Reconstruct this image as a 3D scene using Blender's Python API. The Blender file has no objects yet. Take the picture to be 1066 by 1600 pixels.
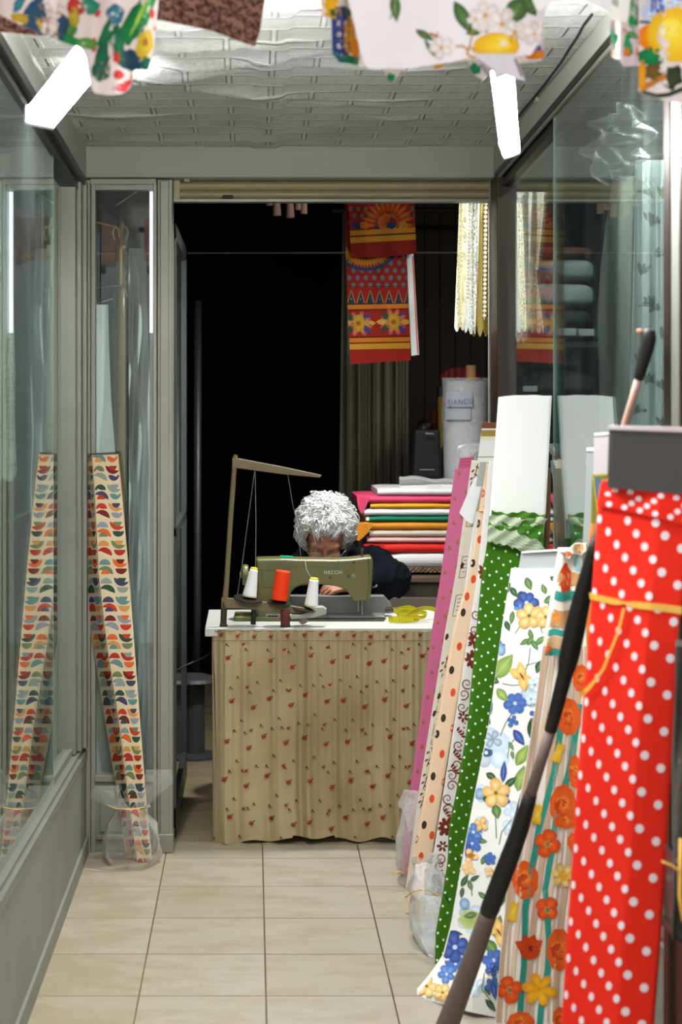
import bpy, bmesh, math, random
from mathutils import Vector, Matrix, noise
random.seed(7)
scn = bpy.context.scene
COL = scn.collection
F, H, CX, CY = 2690.0, 1.45, 394.0, 625.0
PI = math.pi

def W(px, py, d):
    return Vector(((px-CX)/F*d, d, H-(py-CY)/F*d))
def PR(p):
    return (CX+F*p[0]/p[1], CY-F*(p[2]-H)/p[1])
def XA(px, d): return (px-CX)/F*d
def ZA(py, d): return H-(py-CY)/F*d
def FY(d): return CY+F*H/d
RS = .037
def ZR(z, d): return z+RS*(5.6-d)
def lerp(a, b, t): return a+(b-a)*t
def interp(pts, x):
    if x <= pts[0][0]: return pts[0][1]
    for (x0, y0), (x1, y1) in zip(pts, pts[1:]):
        if x <= x1:
            return y0+(y1-y0)*((x-x0)/(x1-x0) if x1 != x0 else 0)
    return pts[-1][1]
def lin(c): return c/12.92 if c <= .04045 else ((c+.055)/1.055)**2.4
def C(h):
    if not isinstance(h, str): return tuple(h)
    h = h.lstrip('#')
    return tuple(lin(int(h[i:i+2], 16)/255) for i in (0, 2, 4))
def mixc(a, b, t): return tuple(a[i]+(b[i]-a[i])*t for i in range(3))
def jit(c, a=.1):
    k = 1+random.uniform(-a, a)
    return tuple(max(0, min(1, x*k)) for x in c)

# ------------------------------------------------------------------ materials
class NT:
    def __init__(s, name):
        s.m = bpy.data.materials.new(name); s.m.use_nodes = True
        s.t = s.m.node_tree; s.t.nodes.clear()
        s.out = s.n('ShaderNodeOutputMaterial')
    def n(s, typ, **kw):
        nd = s.t.nodes.new(typ)
        for k, v in kw.items(): setattr(nd, k, v)
        return nd
    def l(s, a, b): s.t.links.new(a, b)
    def val(s, sock, v):
        if hasattr(v, 'node'): s.l(v, sock)
        else:
            if isinstance(v, (tuple, list)) and len(v) == 3 and sock.type == 'RGBA': v = (*v, 1)
            sock.default_value = v
    def math(s, op, a, b=None, c=None, clamp=False):
        nd = s.n('ShaderNodeMath', operation=op, use_clamp=clamp)
        for i, v in enumerate((a, b, c)):
            if v is not None: s.val(nd.inputs[i], v)
        return nd.outputs[0]
    def mix(s, f, a, b, blend='MIX'):
        nd = s.n('ShaderNodeMix', data_type='RGBA', blend_type=blend)
        s.val(nd.inputs[0], f); s.val(nd.inputs[6], a); s.val(nd.inputs[7], b)
        return nd.outputs[2]
    def noise(s, vec, scale, detail=4, rough=.5):
        nd = s.n('ShaderNodeTexNoise'); nd.inputs['Scale'].default_value = scale
        nd.inputs['Detail'].default_value = detail; nd.inputs['Roughness'].default_value = rough
        if vec is not None: s.l(vec, nd.inputs['Vector'])
        return nd.outputs[0]
    def ramp(s, f, p0, p1):
        nd = s.n('ShaderNodeMapRange'); s.val(nd.inputs[0], f)
        nd.inputs[1].default_value = p0; nd.inputs[2].default_value = p1
        return nd.outputs[0]
    def obj(s): return s.n('ShaderNodeTexCoord').outputs['Object']
    def mapping(s, vec, loc=(0,0,0), rot=(0,0,0), scale=(1,1,1)):
        nd = s.n('ShaderNodeMapping'); s.l(vec, nd.inputs[0])
        nd.inputs[1].default_value = loc; nd.inputs[2].default_value = rot; nd.inputs[3].default_value = scale
        return nd.outputs[0]
    def bump(s, h, strength=.3, dist=.01):
        nd = s.n('ShaderNodeBump'); nd.inputs['Strength'].default_value = strength
        nd.inputs['Distance'].default_value = dist; s.l(h, nd.inputs['Height'])
        return nd.outputs[0]
    def bsdf(s, col, rough=.6, metal=0, spec=.5, normal=None, **kw):
        b = s.n('ShaderNodeBsdfPrincipled')
        s.val(b.inputs['Base Color'], col); s.val(b.inputs['Roughness'], rough)
        s.val(b.inputs['Metallic'], metal); b.inputs['Specular IOR Level'].default_value = spec
        if normal is not None: s.l(normal, b.inputs['Normal'])
        for k, v in kw.items(): s.val(b.inputs[k.replace('_', ' ')], v)
        return b.outputs[0]
    def done(s, sh): s.l(sh, s.out.inputs[0]); return s.m

def mat(name, col, rough=.6, metal=0, spec=.5, var=.12, nscale=6, bump=0, bscale=60, dirt=None):
    t = NT(name); o = t.obj(); c = C(col)
    f = t.noise(o, nscale, 5)
    cc = t.mix(f, tuple(x*(1-var) for x in c), tuple(min(1, x*(1+var)) for x in c))
    if dirt:
        g = t.ramp(t.noise(o, 2.3, 8, .65), .5, .75)
        cc = t.mix(t.math('MULTIPLY', g, .5), cc, C(dirt))
    nm = t.bump(t.noise(o, bscale, 3), bump, .004) if bump else None
    return t.done(t.bsdf(cc, rough, metal, spec, nm))

def cloth(name, rough=.9, bump=.25, scale=900, sheen=.0, spec=.2, wr=.0):
    t = NT(name); o = t.obj()
    a = t.n('ShaderNodeAttribute'); a.attribute_name = 'Col'
    h = t.noise(o, scale, 2)
    if wr: h = t.math('ADD', h, t.math('MULTIPLY', t.noise(o, 22, 5, .6), wr))
    f = t.noise(o, 35, 4)
    cc = t.mix(f, t.mix(.06, a.outputs[0], (0, 0, 0)), a.outputs[0])
    return t.done(t.bsdf(cc, rough, 0, spec, t.bump(h, bump, .002)))

def glass_mat(name, tint=(.86, .95, .92), dirt=.03):
    t = NT(name)
    lw = t.n('ShaderNodeLayerWeight'); lw.inputs[0].default_value = .5
    fac = t.math('POWER', lw.outputs['Facing'], 4.0)
    fr = t.math('ADD', t.math('MULTIPLY', fac, 1.0), .04, clamp=True)
    tr = t.n('ShaderNodeBsdfTransparent'); tr.inputs[0].default_value = (*tint, 1)
    gl = t.n('ShaderNodeBsdfGlossy'); gl.inputs['Roughness'].default_value = .015; gl.inputs[0].default_value = (.97, 1, .99, 1)
    m1 = t.n('ShaderNodeMixShader'); t.l(fr, m1.inputs[0]); t.l(tr.outputs[0], m1.inputs[1]); t.l(gl.outputs[0], m1.inputs[2])
    o = t.obj()
    dn = t.ramp(t.noise(t.mapping(o, scale=(1, 1, .25)), 14, 8, .7), .42, .8)
    df = t.n('ShaderNodeBsdfDiffuse'); df.inputs[0].default_value = (.62, .72, .69, 1)
    m2 = t.n('ShaderNodeMixShader'); t.l(t.math('ADD', t.math('MULTIPLY', dn, dirt*1.6), dirt*.3), m2.inputs[0])
    t.l(m1.outputs[0], m2.inputs[1]); t.l(df.outputs[0], m2.inputs[2])
    return t.done(m2.outputs[0])

def film_mat(name, op=.16, col=(.85, .86, .86), gloss=.3):
    t = NT(name); o = t.obj()
    lw = t.n('ShaderNodeLayerWeight'); lw.inputs[0].default_value = .5
    w = t.noise(o, 26, 6, .65)
    nrm = t.bump(w, .9, .012)
    tr = t.n('ShaderNodeBsdfTransparent'); tr.inputs[0].default_value = (.95, .95, .95, 1)
    df = t.n('ShaderNodeBsdfDiffuse'); df.inputs[0].default_value = (*col, 1); t.l(nrm, df.inputs['Normal'])
    gl = t.n('ShaderNodeBsdfGlossy'); gl.inputs['Roughness'].default_value = .16; t.l(nrm, gl.inputs['Normal'])
    a = t.math('ADD', t.math('MULTIPLY', t.math('POWER', lw.outputs['Facing'], 2.5), .55), op, clamp=True)
    a = t.math('ADD', a, t.math('MULTIPLY', t.ramp(w, .5, .75), .12), clamp=True)
    m1 = t.n('ShaderNodeMixShader'); t.l(a, m1.inputs[0]); t.l(tr.outputs[0], m1.inputs[1]); t.l(df.outputs[0], m1.inputs[2])
    m2 = t.n('ShaderNodeMixShader')
    t.l(t.math('MULTIPLY', t.math('ADD', t.math('POWER', lw.outputs['Facing'], 3), .12), gloss), m2.inputs[0])
    t.l(m1.outputs[0], m2.inputs[1]); t.l(gl.outputs[0], m2.inputs[2])
    return t.done(m2.outputs[0])

def emis(name, col, st):
    t = NT(name); e = t.n('ShaderNodeEmission'); e.inputs[0].default_value = (*C(col), 1); e.inputs[1].default_value = st
    return t.done(e.outputs[0])

# ------------------------------------------------------------------ mesh builder
ORG = {}
class MB:
    def __init__(s, col=(.8, .8, .8)):
        s.v = []; s.f = []; s.c = []; s.col = C(col); s.k = 0; s.smooth = []
    def lay(s): s.k += 1; return .0003+.00001*s.k
    def vert(s, p, c=None):
        s.v.append(tuple(p)); s.c.append(C(c) if c is not None else s.col); return len(s.v)-1
    def face(s, *i): s.f.append(i)
    def box(s, x0, x1, y0, y1, z0, z1, c=None):
        b = [s.vert((x, y, z), c) for z in (z0, z1) for y in (y0, y1) for x in (x0, x1)]
        for q in ((0,2,3,1), (4,5,7,6), (0,1,5,4), (2,6,7,3), (0,4,6,2), (1,3,7,5)): s.face(*[b[i] for i in q])
    def hexa(s, lo, hi, c=None):           # two quads of 4 points each
        b = [s.vert(p, c) for p in lo]+[s.vert(p, c) for p in hi]
        for q in ((3,2,1,0), (4,5,6,7), (0,1,5,4), (1,2,6,5), (2,3,7,6), (3,0,4,7)): s.face(*[b[i] for i in q])
    def rampbox(s, x0, x1, d0, d1, z0, z1, c=None):   # z's follow the ramp
        lo = [(x0, d0, ZR(z0, d0)), (x1, d0, ZR(z0, d0)), (x1, d1, ZR(z0, d1)), (x0, d1, ZR(z0, d1))]
        hi = [(x0, d0, ZR(z1, d0)), (x1, d0, ZR(z1, d0)), (x1, d1, ZR(z1, d1)), (x0, d1, ZR(z1, d1))]
        s.hexa(lo, hi, c)
    def loft(s, rings, closed=True, cap=True, c=None):
        idx = [[s.vert(p, c) for p in r] for r in rings]
        n = len(rings[0])
        for a, b in zip(idx, idx[1:]):
            for i in range(n if closed else n-1):
                j = (i+1) % n
                s.face(a[i], a[j], b[j], b[i])
        if cap and closed:
            s.face(*reversed(idx[0])); s.face(*idx[-1])
        return idx
    def tube(s, path, r, n=10, c=None, cap=True, flat=1):
        path = [Vector(p) for p in path]
        if not isinstance(r, (list, tuple)): r = [r]*len(path)
        rings = []; up = None
        for i, p in enumerate(path):
            t = (path[min(i+1, len(path)-1)]-path[max(i-1, 0)])
            if t.length < 1e-9: t = Vector((0, 0, 1))
            t.normalize()
            if up is None:
                up = Vector((0, 0, 1)) if abs(t.z) < .9 else Vector((0, 1, 0))
            a = t.cross(up)
            if a.length < 1e-5: a = t.orthogonal()
            a.normalize(); b = t.cross(a); up = -b if False else a.cross(t)
            rings.append([p+a*math.cos(2*PI*k/n)*r[i]+b*math.sin(2*PI*k/n)*r[i]*flat for k in range(n)])
        return s.loft(rings, True, cap, c)
    def lathe(s, prof, base, axis=(0, 0, 1), n=24, c=None, cols=None):
        axis = Vector(axis).normalized(); a = axis.orthogonal().normalized(); b = axis.cross(a); base = Vector(base)
        idx = []
        for j, (r, h) in enumerate(prof):
            idx.append([s.vert(base+axis*h+(a*math.cos(2*PI*k/n)+b*math.sin(2*PI*k/n))*max(r, 1e-4), cols[j] if cols else c) for k in range(n)])
        for p, q in zip(idx, idx[1:]):
            for i in range(n): s.face(p[i], p[(i+1) % n], q[(i+1) % n], q[i])
        s.face(*reversed(idx[0])); s.face(*idx[-1])
    def ell(s, cen, r, rot=None, nu=20, nv=12, c=None, fn=None):
        cen = Vector(cen); idx = []
        for j in range(nv+1):
            th = PI*j/nv; row = []
            for i in range(nu):
                ph = 2*PI*i/nu
                p = Vector((math.sin(th)*math.cos(ph), math.sin(th)*math.sin(ph), math.cos(th)))
                k = fn(p) if fn else 1
                q = Vector((p.x*r[0]*k, p.y*r[1]*k, p.z*r[2]*k))
                if rot is not None: q = rot @ q
                row.append(cen+q)
            idx.append(row)
        top = s.vert(idx[0][0], c); bot = s.vert(idx[-1][0], c)
        rows = [[s.vert(p, c) for p in r] for r in idx[1:-1]]
        for i in range(nu):
            j = (i+1) % nu
            s.face(top, rows[0][i], rows[0][j]); s.face(bot, rows[-1][j], rows[-1][i])
        for a, b in zip(rows, rows[1:]):
            for i in range(nu): s.face(a[i], b[i], b[(i+1) % nu], a[(i+1) % nu])
    def capsule(s, p0, p1, r0, r1, n=14):
        p0 = Vector(p0); p1 = Vector(p1)
        d = (p1-p0); L = d.length; d = d/L if L > 0 else Vector((0, 0, 1))
        prof = [(r0*math.sin(PI/2*k/4), -r0*math.cos(PI/2*k/4)) for k in range(5)]
        prof += [(r1*math.cos(PI/2*k/4), L+r1*math.sin(PI/2*k/4)) for k in range(5)]
        s.lathe(prof, p0, d, n)
    def prism(s, pts, d0, d1, c=None):     # pts: list of (px,py) seen at depth d0, extruded to d1 along Y
        a = [W(x, y, d0) for x, y in pts]
        b = [Vector((p.x, d1, p.z)) for p in a]
        i0 = [s.vert(p, c) for p in a]; i1 = [s.vert(p, c) for p in b]
        n = len(pts)
        s.face(*i0); s.face(*reversed(i1))
        for k in range(n): s.face(i0[k], i1[k], i1[(k+1) % n], i0[(k+1) % n])
    def build(s, name, m=None, parent=None, smooth=False, bevel=0, origin=None, angle=None, raw=False):
        me = bpy.data.meshes.new(name)
        if parent is not None: o3 = ORG[parent.name]
        elif origin is not None: o3 = Vector(origin)
        else:
            xs = [p[0] for p in s.v]; ys = [p[1] for p in s.v]; zs = [p[2] for p in s.v]
            o3 = Vector(((min(xs)+max(xs))/2, (min(ys)+max(ys))/2, min(zs)))
        me.from_pydata([(p[0]-o3.x, p[1]-o3.y, p[2]-o3.z) for p in s.v], [], s.f)
        at = me.color_attributes.new('Col', 'FLOAT_COLOR', 'POINT')
        flat = []
        for c in s.c: flat += [c[0], c[1], c[2], 1]
        at.data.foreach_set('color', flat)
        if smooth:
            me.polygons.foreach_set('use_smooth', [True]*len(me.polygons))
        me.update()
        o = bpy.data.objects.new(name, me); COL.objects.link(o)
        if m: me.materials.append(m)
        if parent is not None:
            o.parent = parent; ORG[o.name] = o3
        else:
            o.location = o3; ORG[o.name] = o3
        if bevel:
            b = o.modifiers.new('bevel', 'BEVEL'); b.width = bevel; b.segments = 3; b.limit_method = 'ANGLE'; b.angle_limit = math.radians(40)
        if not raw and (bevel or smooth):
            pass
        return o

def thing(name, label, cat, loc, group=None):
    o = bpy.data.objects.new(name, None); COL.objects.link(o); o.location = loc; o.empty_display_size = .05
    ORG[o.name] = Vector(loc); return tag(o, label, cat, group)
def tag(o, label, cat, group=None):
    o['label'] = label; o['category'] = cat
    if group: o['group'] = group
    return o
def struct(o, label=None):
    o['kind'] = 'structure'
    if label: o['label'] = label
    return o

# ------------------------------------------------------------------ slabs: cloth / boards with real depth
def ypoly(L, t):
    y = lerp(L[0][1], L[-1][1], t)
    return (interp([(b, a) for a, b in L], y), y)
class Slab:
    def __init__(s, L, R, dep, t=.02, rnd=0, ns=12, nt=40, top=None, bot=None, both=None):
        s.L, s.R, s.t, s.rnd, s.ns, s.nt, s.top, s.bot = L, R, t, rnd, ns, nt, top, bot
        s.boff = 0; s.mr = 1
        s.dep = dep if callable(dep) else (lambda x, y: dep)
        s.Li = [(b, a) for a, b in L]; s.Ri = [(b, a) for a, b in R]
    def edge(s, y): return interp(s.Li, y), interp(s.Ri, y)
    def ylim(s, q):
        a = lerp(s.L[0][1], s.R[0][1], q); b = lerp(s.L[-1][1], s.R[-1][1], q)
        if s.top: a += s.top(q)
        if s.bot: b += s.bot(q)
        return a, b
    def pt(s, q, t):
        a, b = s.ylim(q); y = lerp(a, b, t)
        l, r = s.edge(y); return lerp(l, r, q), y
    def D(s, x, y):
        d = s.dep(x, y)
        if s.rnd:
            l, r = s.edge(y); e = min(x-l, r-x); rp = s.rnd
            if e < rp:
                e = max(e, 0); d += (rp-math.sqrt(max(0, rp*rp-(rp-e)**2)))*d/F
        return d
    def at(s, x, y, off=0):
        l, r = s.edge(y); q = min(1, max(0, (x-l)/(r-l) if r != l else 0))
        a, b = s.ylim(q); y = min(b, max(a, y)); l, r = s.edge(y); x = min(r, max(l, x))
        return W(x, y, s.D(x, y)-(off+s.boff if off else 0))
    def ats(s, q, t, off=0):
        x, y = s.pt(q, t); return W(x, y, s.D(x, y)-off)
    def mesh(s, mb, colf=None):
        ns, nt = s.ns, s.nt
        qs = [i/ns for i in range(ns+1)]
        if s.rnd:
            qs = [.5-.5*math.cos(PI*i/ns) for i in range(ns+1)]
        fr, bk = [], []
        for j in range(nt+1):
            a, b = [], []
            for i in range(ns+1):
                x, y = s.pt(qs[i], j/nt)
                c = C(colf(x, y)) if colf else s_col(mb)
                p = W(x, y, s.D(x, y)); a.append(mb.vert(p, c))
                dq = s.dep(x, y); dq += max(s.t, p.y-dq+.0008); p2 = W(x, y, dq); b.append(mb.vert((p2.x, p2.y, p.z), c))
            fr.append(a); bk.append(b)
        for j in range(nt):
            for i in range(ns):
                mb.face(fr[j][i], fr[j+1][i], fr[j+1][i+1], fr[j][i+1])
                mb.face(bk[j][i], bk[j][i+1], bk[j+1][i+1], bk[j+1][i])
            mb.face(fr[j][0], bk[j][0], bk[j+1][0], fr[j+1][0])
            mb.face(fr[j][ns], fr[j+1][ns], bk[j+1][ns], bk[j][ns])
        for i in range(ns):
            mb.face(fr[0][i], fr[0][i+1], bk[0][i+1], bk[0][i])
            mb.face(fr[nt][i], bk[nt][i], bk[nt][i+1], fr[nt][i+1])
def s_col(mb): return mb.col

# motifs: drawn in photo pixels on a surface with .at(x, y, off)
def blob(mb, S, cx, cy, pts, c0, c1, off=None, rings=2):
    off = off if off is not None else mb.lay()
    c0, c1 = C(c0), C(c1)
    cen = mb.vert(S.at(cx, cy, off), c0); prev = None; n = len(pts); rings = max(rings, S.mr)
    for k in range(1, rings+1):
        f = k/rings
        ring = [mb.vert(S.at(cx+dx*f, cy+dy*f, off), mixc(c0, c1, f)) for dx, dy in pts]
        for i in range(n):
            j = (i+1) % n
            if prev is None: mb.face(cen, ring[j], ring[i])
            else: mb.face(prev[i], prev[j], ring[j], ring[i])
        prev = ring
def rotp(pts, a):
    c, s = math.cos(a), math.sin(a)
    return [(x*c-y*s, x*s+y*c) for x, y in pts]
def disc(mb, S, cx, cy, rx, ry, c0, c1=None, n=14, a=0, off=None, rings=1):
    blob(mb, S, cx, cy, rotp([(rx*math.cos(2*PI*i/n), ry*math.sin(2*PI*i/n)) for i in range(n)], a), c0, c1 if c1 is not None else c0, off, rings)
def rag(mb, S, cx, cy, rx, ry, c0, c1, n=18, amp=.18, a=0, lob=5):
    ph = random.random()*6
    pts = []
    for i in range(n):
        t = 2*PI*i/n; k = 1+amp*math.sin(lob*t+ph)+random.uniform(-amp, amp)*.4
        pts.append((rx*k*math.cos(t), ry*k*math.sin(t)))
    blob(mb, S, cx, cy, rotp(pts, a), c0, c1, rings=2)
def leaf(mb, S, x, y, ln, wd, a, c0, c1, rib=True):
    # a = direction of the tip in image (0 = right, -90 = up)
    n = 8; up, dn = [], []
    for i in range(n+1):
        t = i/n; w = wd*.5*math.sin(PI*t**.85)*(1 if i % 1 == 0 else 1)
        up.append((t*ln-ln/2, -w)); dn.append((t*ln-ln/2, w))
    pts = rotp(up+dn[-2:0:-1], math.radians(a))
    blob(mb, S, x, y, pts, c0, c1)
    if rib:
        c, s_ = math.cos(math.radians(a)), math.sin(math.radians(a))
        strip(mb, S, [(x-c*ln*.45, y-s_*ln*.45), (x+c*ln*.42, y+s_*ln*.42)], max(.5, wd*.05), mixc(C(c1), (1, 1, .8), .3))
def strip(mb, S, path, w, c, off=None, step=5, c2=None):
    off = off if off is not None else mb.lay()
    pts = [path[0]]
    for a, b in zip(path, path[1:]):
        n = max(1, int(math.hypot(b[0]-a[0], b[1]-a[1])/step))
        pts += [(lerp(a[0], b[0], k/n), lerp(a[1], b[1], k/n)) for k in range(1, n+1)]
    ws = w if callable(w) else (lambda t: w)
    prev = None; N = len(pts); nlat = max(1, int(max(ws(0), ws(.5), ws(1))/3.0))
    for i, p in enumerate(pts):
        a = pts[max(0, i-1)]; b = pts[min(N-1, i+1)]
        dx, dy = b[0]-a[0], b[1]-a[1]; L = math.hypot(dx, dy) or 1
        nx, ny = -dy/L, dx/L; h = ws(i/max(1, N-1))/2
        cc = C(c) if c2 is None else mixc(C(c), C(c2), i/max(1, N-1))
        m = nlat
        cur = [mb.vert(S.at(p[0]+nx*h*(1-2*k/m), p[1]+ny*h*(1-2*k/m), off), cc) for k in range(m+1)]
        if prev:
            for k in range(m): mb.face(prev[k], cur[k], cur[k+1], prev[k+1])
        prev = cur
def petals(mb, S, cx, cy, r, n, c0, c1, rot=0, wd=.62, cen=None, rc=.2, sx=1, sy=1):
    for k in range(n):
        a = rot+360*k/n+random.uniform(-6, 6); rr = r*random.uniform(.88, 1.08)
        ca, sa = math.cos(math.radians(a)), math.sin(math.radians(a))
        pts = []
        for i in range(12):
            t = 2*PI*i/12
            px_ = rr*.5+rr*.5*math.cos(t); py_ = rr*wd*.5*math.sin(t)*(1+.35*math.cos(t))
            pts.append((px_, py_))
        pts = rotp(pts, math.radians(a))
        mx, my = ca*rr*.5, sa*rr*.5
        blob(mb, S, cx+mx*sx, cy+my*sy, [((x-mx)*sx, (y-my)*sy) for x, y in pts], jit(C(c0), .12), jit(C(c1), .15))
    if cen: disc(mb, S, cx, cy, r*rc, r*rc, cen)
def curl(mb, S, x, y, r, c, w=1.5, turns=1.4, a0=0, d=1):
    pts = []
    for i in range(22):
        t = i/21; a = a0+d*t*turns*2*PI; k = r*(1-.85*t)
        pts.append((x+k*math.cos(a), y+k*math.sin(a)))
    strip(mb, S, pts, lambda t: w*(1.15-.5*t), c, step=3)
# ------------------------------------------------------------------ camera, world
cam = bpy.data.cameras.new('camera'); co = bpy.data.objects.new('camera', cam); COL.objects.link(co)
co.location = (0, 0, H); co.rotation_euler = (PI/2, 0, 0)
cam.sensor_fit = 'VERTICAL'; cam.sensor_height = 24; cam.lens = F/1600*24
cam.shift_x = (533-CX)/1600; cam.shift_y = (CY-800)/1600
cam.clip_start = .05
cam.dof.use_dof = True; cam.dof.focus_distance = 5.3; cam.dof.aperture_fstop = 2.7
scn.camera = co
w = bpy.data.worlds.new('street'); scn.world = w; w.use_nodes = True
bg = w.node_tree.nodes['Background']; bg.inputs[0].default_value = (.98, 1, .985, 1); bg.inputs[1].default_value = 1.15
scn.view_settings.view_transform = 'Standard'; scn.view_settings.look = 'None'
scn.view_settings.exposure = 0; scn.view_settings.gamma = 1; scn.view_settings.use_curve_mapping = False
scn.cycles.max_bounces = 8; scn.cycles.transparent_max_bounces = 24; scn.cycles.caustics_reflective = False
scn.cycles.sample_clamp_indirect = 6

# ------------------------------------------------------------------ setting materials
def floor_mat(name, ox, oy, tx, ty, c1, c2, mort, off=0.0):
    t = NT(name); o = t.obj()
    mp = t.mapping(o, loc=(-ox, -oy, 0))
    br = t.n('ShaderNodeTexBrick', offset=off, squash=1); t.l(mp, br.inputs[0])
    br.inputs['Color1'].default_value = (*C(c1), 1); br.inputs['Color2'].default_value = (*C(c2), 1); br.inputs['Mortar'].default_value = (*C(mort), 1)
    br.inputs['Scale'].default_value = 1; br.inputs['Mortar Size'].default_value = .0022; br.inputs['Mortar Smooth'].default_value = .2
    br.inputs['Bias'].default_value = 0; br.inputs['Brick Width'].default_value = tx; br.inputs['Row Height'].default_value = ty
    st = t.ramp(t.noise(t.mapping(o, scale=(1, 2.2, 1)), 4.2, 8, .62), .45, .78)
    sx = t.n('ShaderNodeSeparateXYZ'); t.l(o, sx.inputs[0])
    grime_shade = t.math('MULTIPLY', t.ramp(sx.outputs[0], .12, -.55), t.ramp(t.noise(o, 3.1, 6, .6), .25, .65))  # grime deepened towards the left, also painting in that corner's dimmer light
    st = t.math('ADD', st, t.math('MULTIPLY', grime_shade, 1.15), clamp=True)
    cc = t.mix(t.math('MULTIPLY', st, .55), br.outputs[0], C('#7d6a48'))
    sp = t.ramp(t.noise(o, 75, 2, .4), .735, .76)
    cc = t.mix(t.math('MULTIPLY', sp, .6), cc, C('#4a3d2c'))
    nm = t.bump(t.math('SUBTRACT', t.math('MULTIPLY', t.noise(o, 25, 4), .3), br.outputs[1]), .35, .004)
    return t.done(t.bsdf(cc, t.math('ADD', .32, t.math('MULTIPLY', st, .25)), 0, .4, nm))
M = {}
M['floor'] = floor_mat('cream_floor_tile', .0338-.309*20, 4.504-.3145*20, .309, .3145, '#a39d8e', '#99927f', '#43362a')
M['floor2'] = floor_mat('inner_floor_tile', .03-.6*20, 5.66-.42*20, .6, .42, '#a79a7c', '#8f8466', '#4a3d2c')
M['alu'] = mat('aged_aluminium', '#868780', .45, .55, .5, .1, 9, .12, 90, '#5d5a50')
M['alu_lite'] = mat('pale_aluminium', '#8f8d82', .45, .3, .5, .08, 7, .1, 120, '#77736a')
M['panel'] = mat('grey_painted_panel', '#7d7e75', .55, .15, .4, .1, 3, .1, 40, '#5a5648')
M['beam'] = mat('grey_beam_paint', '#a2a49b', .6, .1, .35, .06, 4, .08, 30, '#8b8d86')
M['black_rail'] = mat('black_rail', '#15130f', .4, .2)
M['brown_rail'] = mat('brown_anodised', '#2c2019', .4, .4)
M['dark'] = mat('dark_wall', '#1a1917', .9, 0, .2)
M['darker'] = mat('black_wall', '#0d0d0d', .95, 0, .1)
M['teal_wall'] = mat('display_back', '#364440', .9, 0, .2, .15, 3)
M['glass'] = glass_mat('window_glass', (.90, .955, .935), .018)
M['glass2'] = glass_mat('old_window_glass', (.94, .97, .955), .025)
M['glass_edge'] = mat('green_glass_edge', '#8fb0a6', .25, 0, .6)
M['black'] = mat('black_plastic', '#0c0c0d', .45)
M['rubber'] = mat('black_rubber_cable', '#0d0c0b', .6)

# ------------------------------------------------------------------ floor
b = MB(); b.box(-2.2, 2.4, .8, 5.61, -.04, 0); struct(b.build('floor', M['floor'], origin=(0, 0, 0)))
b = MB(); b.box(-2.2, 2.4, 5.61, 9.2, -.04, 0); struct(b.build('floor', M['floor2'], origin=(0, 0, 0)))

# ------------------------------------------------------------------ ceiling over the passage: embossed brick foil with wrinkles
t = NT('embossed_foil_ceiling'); o = t.obj()
br = t.n('ShaderNodeTexBrick', offset=.5); t.l(t.mapping(o, loc=(3.03, 0, 0)), br.inputs[0])
for k, v in (('Scale', 1), ('Mortar Size', .009), ('Mortar Smooth', .5), ('Brick Width', .22), ('Row Height', .105)): br.inputs[k].default_value = v
br.inputs['Color1'].default_value = br.inputs['Color2'].default_value = (1, 1, 1, 1)
fine = t.noise(o, 70, 6, .7); big = t.noise(t.mapping(o, scale=(1, .5, 1)), 7, 4)
hgt = t.math('ADD', t.math('ADD', t.math('MULTIPLY', br.outputs[1], 2.6), t.math('MULTIPLY', fine, .8)), t.math('MULTIPLY', big, 1.2))
cc = t.mix(t.ramp(t.noise(o, 2.6, 6), .4, .7), C('#f2f3ee'), C('#d6d7cd'))
cc = t.mix(t.math('MULTIPLY', br.outputs[1], .55), cc, C('#fbfbf6'))  # embossed lines painted lighter, as if catching the light
M['ceil'] = t.done(t.bsdf(cc, .27, 0, .55, t.bump(hgt, 1.0, .034)))
def zc(x, y):
    z = 2.257+RS*.55*(5.6-y)
    s = 0
    def ridge(px, py, L, wd, h, a):
        dx, dy = x-px, y-py; u = dx*math.cos(a)+dy*math.sin(a); v = -dx*math.sin(a)+dy*math.cos(a)
        return 1.7*h*math.exp(-(u/L)**2)*math.exp(-abs(v/wd)**1.3)
    s += ridge(-.25, 4.42, .22, .028, .014, -.35)+ridge(-.05, 4.25, .2, .02, .012, -.5)+ridge(.0, 4.62, .2, .025, .011, .3)
    s += ridge(-.1, 4.05, .25, .022, .013, -.25)+ridge(-.3, 3.85, .2, .025, .011, .2)+ridge(.35, 4.3, .18, .02, .009, .1)
    s += ridge(.3, 4.75, .14, .016, .008, -.1)+ridge(-.38, 4.95, .12, .02, .011, .0)+ridge(.42, 4.98, .1, .016, .007, .1)
    s += ridge(.2, 3.7, .3, .02, .01, .2)+ridge(-.25, 5.35, .3, .02, .006, 0)
    # strip of a second sheet hanging slightly lower
    for x0, h in ((.045, .006),):
        if abs(x-x0-.008*math.sin(y*9)) < .042 and y > 3.3: s += h
    s += .0022*noise.noise(Vector((x*9, y*5, 0)))
    return z-s
mb = MB(); nx, ny = 110, 220
x0, x1, y0, y1 = -.56, .82, 3.0, 5.56
ids = []
for j in range(ny+1):
    y = lerp(y0, y1, j/ny); ids.append([mb.vert((lerp(x0, x1, i/nx), y, zc(lerp(x0, x1, i/nx), y))) for i in range(nx+1)])
top = [[mb.vert((x, y, 2.42+RS*.55*(5.6-y))) for x in (x0, x1)] for y in (y0, y1)]
for j in range(ny):
    for i in range(nx): mb.face(ids[j][i], ids[j+1][i], ids[j+1][i+1], ids[j][i+1])
mb.face(top[0][0], top[0][1], top[1][1], top[1][0])
mb.face(ids[0][0], *[ids[0][i] for i in range(1, nx+1)], top[0][1], top[0][0])
mb.face(*[ids[ny][i] for i in range(nx, -1, -1)], top[1][0], top[1][1])
mb.face(*[ids[j][0] for j in range(ny, -1, -1)], top[0][0], top[1][0])
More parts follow.
